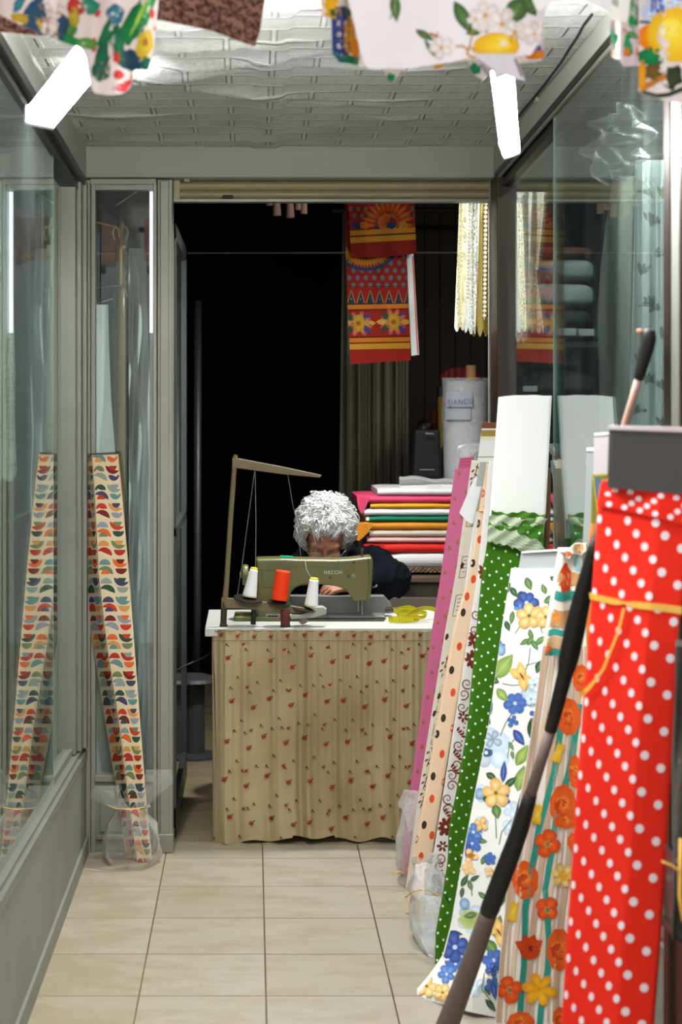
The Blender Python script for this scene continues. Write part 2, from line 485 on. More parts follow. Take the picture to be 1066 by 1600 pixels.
mb.face(*[ids[j][nx] for j in range(ny+1)], top[1][1], top[0][1])
struct(mb.build('ceiling', M['ceil'], smooth=True, origin=(0, 0, 0)))

# ------------------------------------------------------------------ left display window
GL = -.555
b = MB(); b.rampbox(-.60, -.53, 3.0, 5.5, -.02, .298)
for k in b.v[:0]: pass
lo = [(-.60, 3, 0), (-.53, 3, 0), (-.53, 5.5, 0), (-.60, 5.5, 0)]
b = MB(); b.hexa(lo, [(p[0], p[1], ZR(.298, p[1])) for p in lo]); struct(b.build('wall_left', M['panel']))
b = MB(); b.box(-.534, -.522, 3.0, 5.5, 0, .055); struct(b.build('baseboard_left', M['panel']))
def rails(X, sgn, d0, d1, z0, parent, name):   # stacked aluminium sill rails along the passage
    b = MB()
    for off, z_a, z_b in ((.0, 0, .016), (.012, .016, .028), (.03, .028, .05)):
        a, c_ = X-sgn*off, X-sgn*(off+.02)
        b.rampbox(min(a, c_), max(a, c_), d0, d1, z0+z_a, z0+z_b)
    b.rampbox(min(X, X-sgn*.06), max(X, X-sgn*.06), d0, d1, z0-.012, z0)
    return b.build(name, M['alu'], parent, bevel=.002)
w1 = thing('window_1', None, None, (GL, 4.3, .3)); del w1['label']; del w1['category']; struct(w1)
rails(-.527, 1, 3.0, 5.5, .31, w1, 'sill_rail')
b = MB()
for X0, X1, d0, d1 in ((-.575, -.524, 5.455, 5.5), (-.585, -.535, 5.39, 5.45), (-.60, -.547, 5.33, 5.385)):
    b.rampbox(X0, X1, d0, d1, .34, 2.14)
b.build('stile', M['alu'], w1, bevel=.003)
b = MB(); b.rampbox(-.575, -.525, 3.0, 3.10, .34, 2.14); b.build('corner_post', M['alu_lite'], w1, bevel=.003)
b = MB(); b.rampbox(-.60, -.528, 3.0, 5.5, 2.125, 2.152); b.rampbox(-.585, -.545, 3.0, 5.45, 2.10, 2.13); b.build('top_rail', M['black_rail'], w1, bevel=.002)
def pane(X, d0, d1, z0, z1, parent, m, e0=False, e1=False):
    b = MB(); b.rampbox(X-.002, X+.002, d0, d1, z0, z1); p = b.build('pane', m, parent)
    for e, d in ((e0, d0), (e1, d1)):
        if e:
            b = MB(); b.rampbox(X-.0022, X+.0022, d-.002, d+.002, z0, z1); b.build('glass_edge', M['glass_edge'], p)
    return p
pane(GL, 3.08, 4.79, .335, 2.115, w1, M['glass'], False, True)
pane(GL-.018, 4.70, 5.4, .335, 2.115, w1, M['glass'], True, False)
b = MB(); lo = [(-.95, 3.0, ZR(2.15, 3.0)), (-.53, 3.0, ZR(2.15, 3.0)), (-.53, 5.62, ZR(2.15, 5.62)), (-.95, 5.62, ZR(2.15, 5.62))]
b.hexa(lo, [(p[0], p[1], 2.45+.02*(5.6-p[1])) for p in lo]); struct(b.build('trim_1', M['beam'], bevel=.003))

# ------------------------------------------------------------------ right display window
GR = .777
lo = [(.777, 3.25, 0), (.84, 3.25, 0), (.84, 5.6, 0), (.777, 5.6, 0)]
b = MB(); b.hexa(lo, [(p[0], p[1], ZR(.298, p[1])) for p in lo]); struct(b.build('wall_right', M['panel']))
w3 = thing('window_3', None, None, (GR, 4.3, .3)); del w3['label']; del w3['category']; struct(w3)
rails(.777, -1, 3.25, 5.6, .31, w3, 'sill_rail')
b = MB(); b.rampbox(.772, .83, 5.42, 5.6, .34, 2.16); b.build('stile', M['brown_rail'], w3, bevel=.003)
b = MB(); b.rampbox(.768, .774, 5.575, 5.6, .0, 2.16); b.build('stile_edge', M['alu_lite'], w3)
b = MB(); b.rampbox(.774, .85, 3.0, 5.58, 2.15, 2.172); b.rampbox(.79, .83, 3.0, 5.5, 2.115, 2.15); b.build('top_rail', M['black_rail'], w3, bevel=.002)
b = MB(); b.rampbox(.775, .782, 3.1, 5.55, 2.143, 2.149); b.build('rail_bead', M['alu_lite'], w3)
b = MB(); b.box(.772, .85, 3.03, 3.225, 0, 2.24); b.build('corner_post', M['alu'], w3, bevel=.004)
b = MB(); b.box(.769, .774, 3.08, 3.10, 0, 2.24); b.box(.769, .774, 3.17, 3.215, 0, 2.24); b.build('post_bead', M['brown_rail'], w3)
pane(GR+.006, 3.22, 4.46, .335, 2.14, w3, M['glass'], False, True)
pane(GR+.028, 4.44, 5.45, .335, 2.14, w3, M['glass2'], False, False)
b = MB(); lo = [(.775, 3.0, ZR(2.17, 3.0)), (.86, 3.0, ZR(2.17, 3.0)), (.86, 5.62, ZR(2.17, 5.62)), (.775, 5.62, ZR(2.17, 5.62))]
b.hexa(lo, [(p[0], p[1], 2.47+.02*(5.6-p[1])) for p in lo]); struct(b.build('trim_2', M['beam'], bevel=.003))

# display boxes: dark backs, floors, roofs, street panes
def plainbox(name, m, *a):
    b = MB(); b.box(*a); return struct(b.build(name, m))
plainbox('wall_display_left', M['teal_wall'], -1.55, -1.5, 3.0, 5.62, 0, 2.6)
plainbox('wall_display_rear', M['teal_wall'], -1.5, -.545, 5.57, 5.62, 0, 2.64)
plainbox('floor_display_left', M['teal_wall'], -1.5, -.60, 3.0, 5.57, .25, .30)
plainbox('wall_display_right', M['dark'], 2.0, 2.05, 3.0, 9.0, 0, 2.6)
plainbox('floor_display_right', M['dark'], .84, 2.0, 3.0, 6.4, .25, .30)
plainbox('ceiling_shop_front', M['dark'], -1.55, 2.05, 3.0, 5.65, 2.62, 2.68)
for n, xa, xb in (('window_4', -1.5, -.575), ('window_5', .85, 2.0)):
    w4 = thing(n, None, None, ((xa+xb)/2, 3.05, .3)); del w4['label']; del w4['category']; struct(w4)
    b = MB(); b.box(xa, xb, 3.03, 3.07, 0, .38); b.box(xa, xb, 3.03, 3.07, 2.24, 2.62); b.build('frame', M['alu'], w4)
    b = MB(); b.box(xa, xb, 3.047, 3.053, .38, 2.24); b.build('pane', M['glass'], w4)
# ------------------------------------------------------------------ door plane
b = MB(); b.box(-.535, .775, 5.5, 5.64, ZA(277, 5.5), 2.5); struct(b.build('trim_3', M['beam'], bevel=.003))
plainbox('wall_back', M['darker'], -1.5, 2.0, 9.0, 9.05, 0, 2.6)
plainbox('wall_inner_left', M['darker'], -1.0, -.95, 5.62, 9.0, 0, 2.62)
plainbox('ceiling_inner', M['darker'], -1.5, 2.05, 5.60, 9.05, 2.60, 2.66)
# sidelight (narrow fixed pane beside the door)
D2 = 5.515
w2 = thing('window_2', None, None, (XA(190, D2), D2, 0)); del w2['label']; del w2['category']; struct(w2)
def fr(b, x0, x1, y0, y1, d0, d1):
    b.box(XA(x0, d0), XA(x1, d0), d0, d1, max(0, ZA(y1, d0)), ZA(y0, d0))
b = MB(); fr(b, 133, 141, 281, 1345, D2, D2+.05); fr(b, 142, 149, 286, 1345, D2+.008, D2+.05); fr(b, 239, 245, 286, 1345, D2+.004, D2+.05)
fr(b, 141, 244, 279, 288, D2, D2+.05); fr(b, 148, 240, 288, 297, D2+.01, D2+.05); fr(b, 148, 240, 1212, 1222, D2, D2+.05)
b.build('frame', M['alu_lite'], w2, bevel=.002)
b = MB(); fr(b, 148, 240, 1220, 1345, D2+.01, D2+.05); fr(b, 156, 232, 1236, 1300, D2+.004, D2+.03); fr(b, 150, 238, 1305, 1312, D2, D2+.03); b.build('kick_panel', M['panel'], w2, bevel=.002)
b = MB(); fr(b, 148, 240, 295, 1216, D2+.026, D2+.031); b.build('pane', M['glass2'], w2)
b = MB(); b.box(XA(246, 5.52), XA(269.5, 5.52), 5.52, 5.62, 0, ZA(279, 5.5)); b.box(XA(250, 5.512), XA(264, 5.512), 5.512, 5.53, 0.0, ZA(281, 5.5))
b.box(XA(246, 5.515)-.002, XA(269.5, 5.52)+.003, 5.508, 5.60, 0, .06)
struct(b.build('trim_4', M['alu_lite'], bevel=.003))
# roller shutter rolled up in the head of the door
rs = thing('roller_shutter', 'beige roller shutter rolled up above the doorway, with a lock slot', 'shutter', (.26, 5.6, 2.09))
M['beige'] = mat('beige_shutter_paint', '#a89c78', .5, .1, .4, .08, 5, .05, 60, '#7a6d4c')
for k, (ya, yb) in enumerate(((283, 296.5), (297, 311))):
    b = MB(); n = 7; rings = []
    for xx in (XA(271, 5.58), XA(764, 5.58)):
        za, zb = ZA(ya, 5.58), ZA(yb, 5.58)
        pf = [(5.60, za), (5.583, za-.001)]+[(5.583-.012*math.sin(PI*i/n), lerp(za, zb, i/n)) for i in range(n+1)]+[(5.583, zb), (5.60, zb)]
        rings.append([(xx, y, z) for y, z in pf])
    b.loft(rings); b.build('slat', M['beige'], rs)
b = MB(); b.box(XA(271, 5.57), XA(764, 5.57), 5.562, 5.61, ZA(315.5, 5.57), ZA(311.5, 5.57)); b.build('bottom_bar', M['alu'], rs)
b = MB(); b.box(XA(271, 5.56), XA(281, 5.56), 5.565, 5.61, ZA(314, 5.56), ZA(281, 5.56)); b.build('end_guide', M['beige'], rs, bevel=.002)
b = MB()
pts = [(XA(356, 5.56)+.0187*math.copysign(abs(math.cos(a))**.5, math.cos(a)), ZA(307, 5.56)+.0062*math.sin(a)) for a in [2*PI*i/20 for i in range(20)]]
b.loft([[(x, 5.566, z) for x, z in pts], [(x, 5.585, z) for x, z in pts]]); b.build('lock_slot', mat('rusty_slot', '#2a1c10', .7), rs)
b = MB(); b.tube([W(288, 281, 5.55), W(296, 281, 5.55)], .008, 10); b.build('stop_bolt', M['beige'], rs)

# dirt streak and fixing clips on the beam, cable and pipe on the right
cb = MB(); pts = [W(925, 14, 3.75), W(912, 28, 3.85), W(903, 42, 3.95), W(890, 55, 4.08), W(878, 72, 4.22), W(855, 98, 4.5), W(832, 122, 4.78), W(812, 140, 5.0), W(793, 165, 5.2)]
pts = [Vector((min(p.x, .765), p.y, zc(min(p.x, .765), p.y)-.006)) for p in pts]
cb.tube(pts, .0035, 8); cb = cb.build('cable', M['rubber'], smooth=True); tag(cb, 'black cable running along the ceiling edge above the right window', 'cable')
cl = MB(); cl.box(.768, .776, 4.66, 4.70, ZR(2.225, 4.7), ZR(2.262, 4.7)); cl = cl.build('cable_clip', M['beam'], bevel=.002); tag(cl, 'small grey clip on the grey beam over the right window', 'clip')

# ------------------------------------------------------------------ LED batten lights
def batten(name, p0, p1, wd, th, label, st, roll=0, ext=0):
    p0, p1 = Vector(p0), Vector(p1); d = (p1-p0).normalized(); p1 = p1+d*ext
    up = Vector((0, 0, 1)); a = d.cross(up).normalized(); up = a.cross(d).normalized()
    R = Matrix.Rotation(roll, 3, d); a = R@a; up = R@up
    root = thing(name, label, 'lamp', (p0+p1)/2)
    def bar(b, w0, z0, z1, e0=0, e1=0):
        lo = [p0+d*e0-a*w0+up*z0, p0+d*e0+a*w0+up*z0, p1-d*e1+a*w0+up*z0, p1-d*e1-a*w0+up*z0]
        b.hexa(lo, [q+up*(z1-z0) for q in lo])
    b = MB(); bar(b, wd*.5, -th, 0); b.build('diffuser', emis(name+'_glow', '#fdffff', st), root, bevel=.004)
    b = MB(); bar(b, wd*.22, 0, .012, -.004, -.004); b.build('housing', mat(name+'_housing', '#d8d8d4', .4), root, bevel=.003)
    for q in (p0, p1):
        b = MB(); s_ = 1 if q is p0 else -1
        lo = [q-d*.012*s_-a*wd*.52-up*th*1.05, q-d*.012*s_+a*wd*.52-up*th*1.05, q+d*.004*s_+a*wd*.52-up*th*1.05, q+d*.004*s_-a*wd*.52-up*th*1.05]
        b.hexa(lo, [x+up*(th*1.05+.008) for x in lo])
        b.build('end_cap', mat(name+'_cap', '#e6e8e4', .4), root, bevel=.003)
    for f_ in (.62, .92):
        b = MB()
        q = p0.lerp(p1, f_); zt = zc(max(-.5, min(.76, q.x)), q.y)+.01
        b.tube([q+up*.01, (q.x, q.y, zt)], .003, 8)
        b.build('hanger', M['alu'], root)
    return root
batten('led_batten', W(63, 174, 3.5), W(190, 16, 3.12), .06, .03, 'bright wide white LED batten light slanting across the upper left', 190, -.12, .05)
batten('led_batten', W(793, 222, 3.55), W(781, 108, 3.1), .034, .03, 'bright slim white LED batten light hanging beside the right beam', 250, .35, .05)

bl = thing('added_ceiling_spot', 'added round white ceiling light, unseen behind the flowered cloth tail at upper left', 'lamp', W(172, 118, 4.28))  # added lamp, out of sight, to carry light deeper than the battens reach
q = W(172, 120, 4.28); zq = zc(q.x, q.y); q.z = zq-.022
b = MB(); b.lathe([(.036, 0), (.036, .006), (.034, .008)], (q.x, q.y, q.z-.008), n=24); b.build('diffuser', emis('added_spot_glow', '#ffffff', 2150), bl)
b = MB(); b.loft([[(q.x+.042*math.cos(2*PI*k/24), q.y+.042*math.sin(2*PI*k/24), q.z+zz) for k in range(24)] for zz in (-.028, 0)], cap=False); b.lathe([(.036, 0), (.042, .002), (.042, zq-q.z+.01), (.030, zq-q.z+.01)], (q.x, q.y, q.z), n=24); b.build('housing', mat('added_spot_housing', '#e4e4e0', .4), bl)

# added downlight, unseen above the shutter line, to brighten hair and tabletop
dn = thing('added_downlight', 'added unseen pendant downlight above the sewing table, just inside the doorway', 'lamp', (.36, 5.86, 2.30))
b = MB(); b.lathe([(.05, 0), (.05, .004)], (.36, 5.86, 2.355), n=28); b.build('diffuser', emis('downlight_glow', '#ffffff', 1900), dn)
b = MB(); n = 28
for (r0, z0), (r1, z1) in zip([(.055, 2.318), (.055, 2.352), (.055, 2.362), (.02, 2.38)], [(.055, 2.352), (.055, 2.362), (.02, 2.38), (.004, 2.50)]):
    b.loft([[(.36+r0*math.cos(2*PI*k/n), 5.86+r0*math.sin(2*PI*k/n), z0) for k in range(n)], [(.36+r1*math.cos(2*PI*k/n), 5.86+r1*math.sin(2*PI*k/n), z1) for k in range(n)]], cap=False)
b.build('shade', M['black'], dn)

dl2 = thing('added_display_light', 'added unseen strip light high inside the right display window', 'lamp', (1.5, 5.3, 2.56))  # added strip, out of view, to brighten the goods behind the right glass
b = MB(); b.box(1.36, 1.44, 4.2, 5.7, 2.57, 2.59); b.build('diffuser', emis('added_display_glow', '#f6ffff', 120), dl2)
b = MB(); b.box(1.35, 1.45, 4.18, 5.72, 2.59, 2.62); b.build('housing', M['alu'], dl2)
# ------------------------------------------------------------------ fabric bolts on the right
M['cloth'] = cloth('printed_cotton', .85, .2, 700, wr=.5)
M['cloth_flat'] = cloth('plain_cotton', .8, .15, 500, wr=1.2)
M['board_white'] = mat('white_foam_board', '#f3f3ef', .55, 0, .4, .02)
M['board_grey'] = mat('grey_card_board', '#aeb2b4', .6, 0, .35, .04)
M['board_black'] = mat('black_card_board', '#3c3634', .55, 0, .4, .1, 12)
M['board_mauve'] = mat('mauve_card_board', '#cfc3c4', .6, 0, .3, .03)
M['film'] = film_mat('clear_plastic_film', .24)
M['film_b'] = film_mat('thin_clear_plastic_film', .09, (.8, .8, .76), .25)
M['ribbon'] = mat('yellow_satin_ribbon', '#e3a83c', .35, 0, .6, .1, 30)
def bolt_thing(name, label, cat, x, y, d, group):
    return thing(name, label, cat, (XA(x, d), d, 0), group)
GB = 'fabric bolts leaning on the right window'
def slab_obj(name, S, mb_fn, m, parent, colf=None, col='#ffffff', smooth=True):
    mb = MB(col); S.mesh(mb, colf)
    if mb_fn: mb_fn(mb)
    return mb.build(name, m, parent, smooth=False)
def wob(d, ax=.002, fx=.3, ph=0): return lambda x, y: d+ax*math.sin(y*.021+x*.05+ph)+ax*.6*math.sin(y*.051-x*.09+ph)

# --- pink with little roses
d = 5.25
r = bolt_thing('fabric_bolt', 'narrow pink fabric bolt with tiny rose buds, hindmost, beside the table curtain', 'fabric bolt', 635, 1368, d, GB)
S = Slab([(711, 733), (689, 900), (676, 980), (641, 1235), (624, 1366)], [(737, 731), (716, 900), (699, 980), (668, 1235), (650, 1366)], wob(d, .0015), .035, 3, ns=8)
def f(mb):
    k = 0
    for i in range(33):
        y = 740+i*19.4
        for s_ in (0, 1):
            q = (.3, .8)[s_]+.08*math.sin(i*2.1); yy = y+s_*9.7
            if (i+s_) % 2: continue
            l, rr = S.edge(yy); x = lerp(l, rr, q)
            rag(mb, S, x, yy, 2.5, 3.3, '#8a4030', '#b0603a', 9, .2); disc(mb, S, x-1.6, yy+1.8, 1.8, 1.3, '#7f8a3c', n=7); disc(mb, S, x+.4, yy-.8, 1, 1, '#d98a5a', n=6)
slab_obj('fabric', S, f, M['cloth'], r, col='#c9688f')
S2 = Slab([(719, 716), (714, 740)], [(741, 714), (735, 740)], d+.012, .02, 2, ns=6, nt=6)
slab_obj('inner_layer', S2, lambda mb: [strip(mb, S2, [(720, 717+i*5), (741, 716+i*5)], .8, '#93405f') for i in range(4)], M['cloth'], r, col='#b9587e')
mb = MB('#cfcac0')
rings = []
for i, (y, w_, ox) in enumerate(((737, 12, 729), (722, 9, 730), (712, 11, 727), (703, 15, 731), (697, 17, 736), (695, 10, 738))):
    rings.append([W(ox+w_*math.cos(2*PI*k/24)*(1+.2*math.sin(5*2*PI*k/24+i)), y+2.5*math.sin(2*PI*k/24), d+.05+.024*math.sin(2*PI*k/24)*(1+.2*math.sin(k*3.1))) for k in range(24)])
mb.loft(rings); gt = mb.build('gathered_wrapper_end', M['film'], r, smooth=True)

# --- cream with scripts and brown twigs
d = 5.1
r = bolt_thing('fabric_bolt', 'cream fabric bolt printed with framed stamps, between the pink and the peach bolts', 'fabric bolt', 668, 1398, d, GB)
S = Slab([(737, 720), (712, 900), (697, 980), (655, 1235), (633, 1398)], [(770, 720), (748, 900), (735, 980), (690, 1235), (668, 1398)], wob(d, .002, 0, 2), .03, 3, ns=8)
def f(mb):
    for y in (790, 870, 930, 1080, 1130):
        l, rr = S.edge(y); x = l+8
        for a, b_ in (((x-1, y), (x+9, y-1)), ((x+9, y-1), (x+3, y+32)), ((x+3, y+32), (x-7, y+33)), ((x-7, y+33), (x-1, y))): strip(mb, S, [a, b_], 1, '#8a5a3a')
        for k in range(4): strip(mb, S, [(x+1-k, y+6+k*6), (x+6-k, y+5+k*6)], .9, '#4a3a30')
    for y in (757, 884, 995, 1088, 1115):
        l, rr = S.edge(y); rag(mb, S, l+4+(y % 5), y, 2.6, 5.5, '#5a2f26', '#3b2420', 10, .15, .3)
    for y in (740, 1040, 1180, 1215, 1245):
        l, rr = S.edge(y); x = l+7
        strip(mb, S, [(x+6, y-16), (x+2, y), (x-4, y+18)], 1.2, '#3f2d26')
        for k in range(5): leaf(mb, S, x+2-k*1.2+(-1)**k*3, y-10+k*6, 7, 3, 40+100*(k % 2), '#9a4a3e', '#5d3a2e', False)
    for y in range(1050, 1230, 26):
        l, rr = S.edge(y); disc(mb, S, l+10, y, 4, 6, '#e8dfc6', '#d8c8a0'); strip(mb, S, [(l+12, y-5), (l+10, y+8)], 2, '#c79a5c')
slab_obj('fabric', S, f, M['cloth'], r, col='#e2d8c6')
S2 = Slab([(741, 746), (727, 800), (718, 803), (724, 815)], [(757, 745), (751, 790), (745, 820), (741, 828)], d-.02, .004, 0, ns=8, nt=10)
S2 = Slab([(741, 747), (718, 801)], [(756, 745), (739, 818)], wob(d-.03, .003), .003, ns=8, nt=12, bot=lambda q: 4*math.sin(q*3))
slab_obj('paper_flap', S2, None, M['cloth_flat'], r, col='#eeeeee')
S2 = Slab([(742, 800), (728, 900), (714, 1010), (707, 1060)], [(753, 798), (738, 900), (722, 1010), (712, 1060)], wob(d-.03, .003), .006, 3, ns=6)
slab_obj('white_lining', S2, None, M['cloth_flat'], r, col='#e9e9ea')

# --- peach with orange and dark dots
d = 4.86
r = bolt_thing('fabric_bolt', 'peach fabric bolt with orange and dark brown oval dots, left of the brown swirl bolt', 'fabric bolt', 665, 1427, d, GB)
S = Slab([(761, 718), (748, 802), (732, 900), (709, 980), (681, 1140), (665, 1235), (645, 1340), (633, 1427)], [(776, 718), (766, 802), (752, 900), (736, 980), (708, 1140), (692, 1235), (675, 1340), (663, 1427)], wob(d, .002, 0, 1), .035, 3, ns=8)
def f(mb):
    P = [(767, 722, 0), (754, 771, 1), (760, 792, 0), (747, 818, 0), (750, 843, 1), (739, 880, 0), (740, 905, 1), (724, 957, 0), (730, 932, 1), (706, 1047, 0), (718, 1010, 1), (708, 1082, 1), (693, 1122, 0), (683, 1147, 0), (708, 1138, 1), (691, 1178, 1), (677, 1213, 0), (694, 1222, 1), (675, 1248, 1), (663, 1289, 0), (675, 1305, 1), (650, 1311, 0), (658, 1338, 1), (648, 1372, 0)]
    for x, y, k in P: disc(mb, S, x, y, 3.9, 6.6, ('#3e322d', '#e0522a')[k], n=16, a=.15)
slab_obj('fabric', S, f, M['cloth'], r, col='#f0cfae')
S2 = Slab([(751, 716), (744, 760)], [(765, 716), (756, 760)], d+.012, .012, ns=3, nt=4); slab_obj('core_board', S2, None, M['board_grey'], r)
mb = MB(); mb.tube([S.at(732+i*3, 798+(i % 2)*.0+80*0, .004) if False else S.at(748+i*3.2-0, 799, .003) for i in range(6)], .0035, 8, flat=.5); mb.build('tie', M['ribbon'], r, smooth=True)

# --- white with brown swirls and flowers
d = 4.68
r = bolt_thing('fabric_bolt', 'white fabric bolt with brown flowers and swirls, between the peach and the green bolts', 'fabric bolt', 700, 1450, d, GB)
S = Slab([(764, 720), (746, 900), (731, 1000), (709, 1140), (694, 1235), (677, 1340), (660, 1457)], [(800, 720), (782, 900), (768, 1000), (747, 1140), (731, 1235), (714, 1340), (697, 1457)], wob(d, .002, 0, 3), .035, 3, ns=8)
BR = '#7a3320'
def f(mb):
    for y in (893, 1000+0, 1030, 1120, 1292, 1322):
        l, rr = S.edge(y)
        petals(mb, S, l+12, y, 15 if y not in (1120, 1322) else 9, 8 if y not in (1120, 1322) else 6, BR, '#6b2b1a', y, .42, None)
        disc(mb, S, l+12, y, 2.4, 2.4, '#efe7e0')
    for y, a, dd in ((960, 0, 1), (985, 2, -1), (1068, 1, 1), (1085, 2, -1), (1105, 0, 1), (1165, 1, 1), (1195, 2, -1), (1212, 4, 1), (1228, 0, -1), (1248, 1, 1), (1265, 3, 1), (1341, 2, -1), (1352, 1, 1), (1372, 2, 1), (1390, 0, -1)):
        l, rr = S.edge(y); curl(mb, S, l+10+3*math.sin(y), y, 9, BR, 1.7, 1.3, a, dd)
    for y in (1145, 1180, 1202, 1272, 1375):
        l, rr = S.edge(y)
        for k in range(4): leaf(mb, S, l+8+k*3, y-6+k*4, 9, 3.6, -60+k*25, BR, BR, False)
    for y in range(1130, 1190, 7):
        l, rr = S.edge(y); disc(mb, S, l+16, y, 1.4, 1.4, BR, n=8)
slab_obj('fabric', S, f, M['cloth'], r, col='#ece6e2')
S2 = Slab([(754, 660), (746, 722)], [(792, 660), (786, 722)], d+.012, .014, ns=4, nt=8)
def f(mb):
    strip(mb, S2, [(752, 663), (792, 663)], 13, '#6b3c26'); strip(mb, S2, [(752, 677), (792, 677)], 10, '#8f7a35'); strip(mb, S2, [(752, 685), (792, 685)], 5, '#d9d2b0')
    strip(mb, S2, [(746, 714), (786, 714)], 1.5, '#8d8a84')
slab_obj('core_board', S2, f, M['cloth_flat'], r, col='#d8d8d2')

# --- green with white dots on a white board
d = 4.42
r = bolt_thing('fabric_bolt', 'green fabric bolt with small white dots on a tall white board', 'fabric bolt', 730, 1507, d, GB)
S = Slab([(763, 838), (753, 900), (745, 980), (730, 1140), (714, 1235), (701, 1300), (700, 1345), (692, 1400), (681, 1460), (680, 1507)], [(851, 842), (846, 900), (836, 980), (816, 1140), (800, 1235), (786, 1340), (774, 1400), (769, 1507)], wob(d, .003, 0, .5), .03, 4, ns=12, nt=60)
def f(mb):
    for i in range(64):
        for j in range(9):
            y = 846+i*10.55; x0, x1 = S.edge(y)
            x = x0+3+j*18.2+(9.1 if i % 2 else 0)
            if x > x1-2: continue
            disc(mb, S, x, y+j*5.0, 1.75, 1.95, '#f1f3ea', n=10, off=.0004)
    leaf(mb, S, 698, 1404, 24, 3, 60, '#1f4a12', '#1f4a12', False); leaf(mb, S, 718, 1346, 22, 3, 60, '#1f4a12', '#1f4a12', False)
slab_obj('fabric', S, f, M['cloth'], r, col='#396c0a')
S2 = Slab([(779, 620), (766, 800), (763, 845)], [(862.5, 618), (853, 800), (849, 845)], d+.010, .014, 1.2, ns=8, nt=8, top=lambda q: -2.5*math.sin(q*PI)+random.uniform(0, 1.2))
slab_obj('core_board', S2, None, M['board_white'], r)
for nm, Lp, Rp, c_ in (('fold', [(768, 799), (768, 820)], [(853, 803), (852, 812)], '#42701c'), ('selvage', [(764, 806), (763, 826)], [(856, 811), (852, 816)], '#b3bda1'),
                       ('fold', [(763, 818), (762, 850)], [(850, 812), (849, 850)], '#3f7420'), ('selvage', [(763, 822), (761, 844)], [(840, 842), (858, 866)], '#aeb99d')):
    ph = random.random()*6
    SS = Slab(Lp, Rp, (lambda k: lambda x, y: d-.010-.006*k+.003*math.sin(x*.2+y*.3))({'fold': 0, 'selvage': 1}[nm]+(1 if Lp[0][1] > 815 else 0)), .004, 0, ns=40, nt=6,
              top=(lambda ph: lambda q: 2*math.sin(q*9+ph)+1.2*math.sin(q*31+ph))(ph), bot=(lambda ph: lambda q: 1.2*math.sin(q*13+ph)+1.5*math.sin(q*47+ph)+(4*q if 1 else 0))(ph))
    def f(mb):
        if nm == 'fold':
            for k in range(5): disc(mb, SS, Lp[0][0]+8+k*18, Lp[0][1]+9+k*1.5, 2, 2, '#f1f3ea', n=10)
        else:
            for k in range(4): disc(mb, SS, Lp[0][0]+12+k*20, Lp[0][1]+10+k*4, 1.6, 1.6, '#cdd6bd', n=9)
    slab_obj(nm, SS, f, M['cloth'], r, col=c_)
mb = MB(); pts = [S.at(738+5*math.cos(a)*1.0, 1258-2.5*math.sin(a)-3*math.cos(a), .004) for a in [2*PI*i/16 for i in range(17)]]
mb.tube(pts, .0006, 6); mb.build('safety_pin', M['alu_lite'], r)

S = Slab([(847, 732), (846, 850), (820, 1200), (790, 1497)], [(861, 732), (860, 850), (834, 1200), (804, 1497)], 4.468, .016, 0, ns=3, nt=10); mb = MB(); S.mesh(mb)
g = mb.build('wooden_plank', mat('brown_plank', '#6b4a34', .7, 0, .3, .2, 14), None, bevel=.001); tag(g, 'narrow brown wooden plank leaning behind the tall white board', 'plank')
# --- white with blue, yellow and green garden flowers
dd_ = lambda x, y: 4.20-.16*min(1, max(0, (x-interp(ZFL, y))/85)) + .0025*math.sin(y*.03+x*.02)
ZFL = [(862, 800), (890, 799), (980, 785), (1140, 763), (1235, 744), (1340, 724), (1450, 705), (1500, 692), (1530, 672), (1556, 650)]
r = bolt_thing('fabric_bolt', 'white fabric bolt with blue and yellow garden flowers, its corner lying on the floor', 'fabric bolt', 720, 1580, 4.15, GB)
S = Slab([(b_, a_) for a_, b_ in ZFL[1:]], [(874, 889), (862, 1000), (846, 1100), (824, 1200), (797, 1300), (789, 1420), (783, 1500), (777, 1590)], dd_, .04, 0, ns=16, nt=60, bot=lambda q: 3*math.sin(q*PI))
BL1, BL2, GR1, GR2, YL1, YL2 = '#5b76b8', '#2c3f86', '#a9bf6a', '#3d6a2c', '#f3d089', '#dba545'
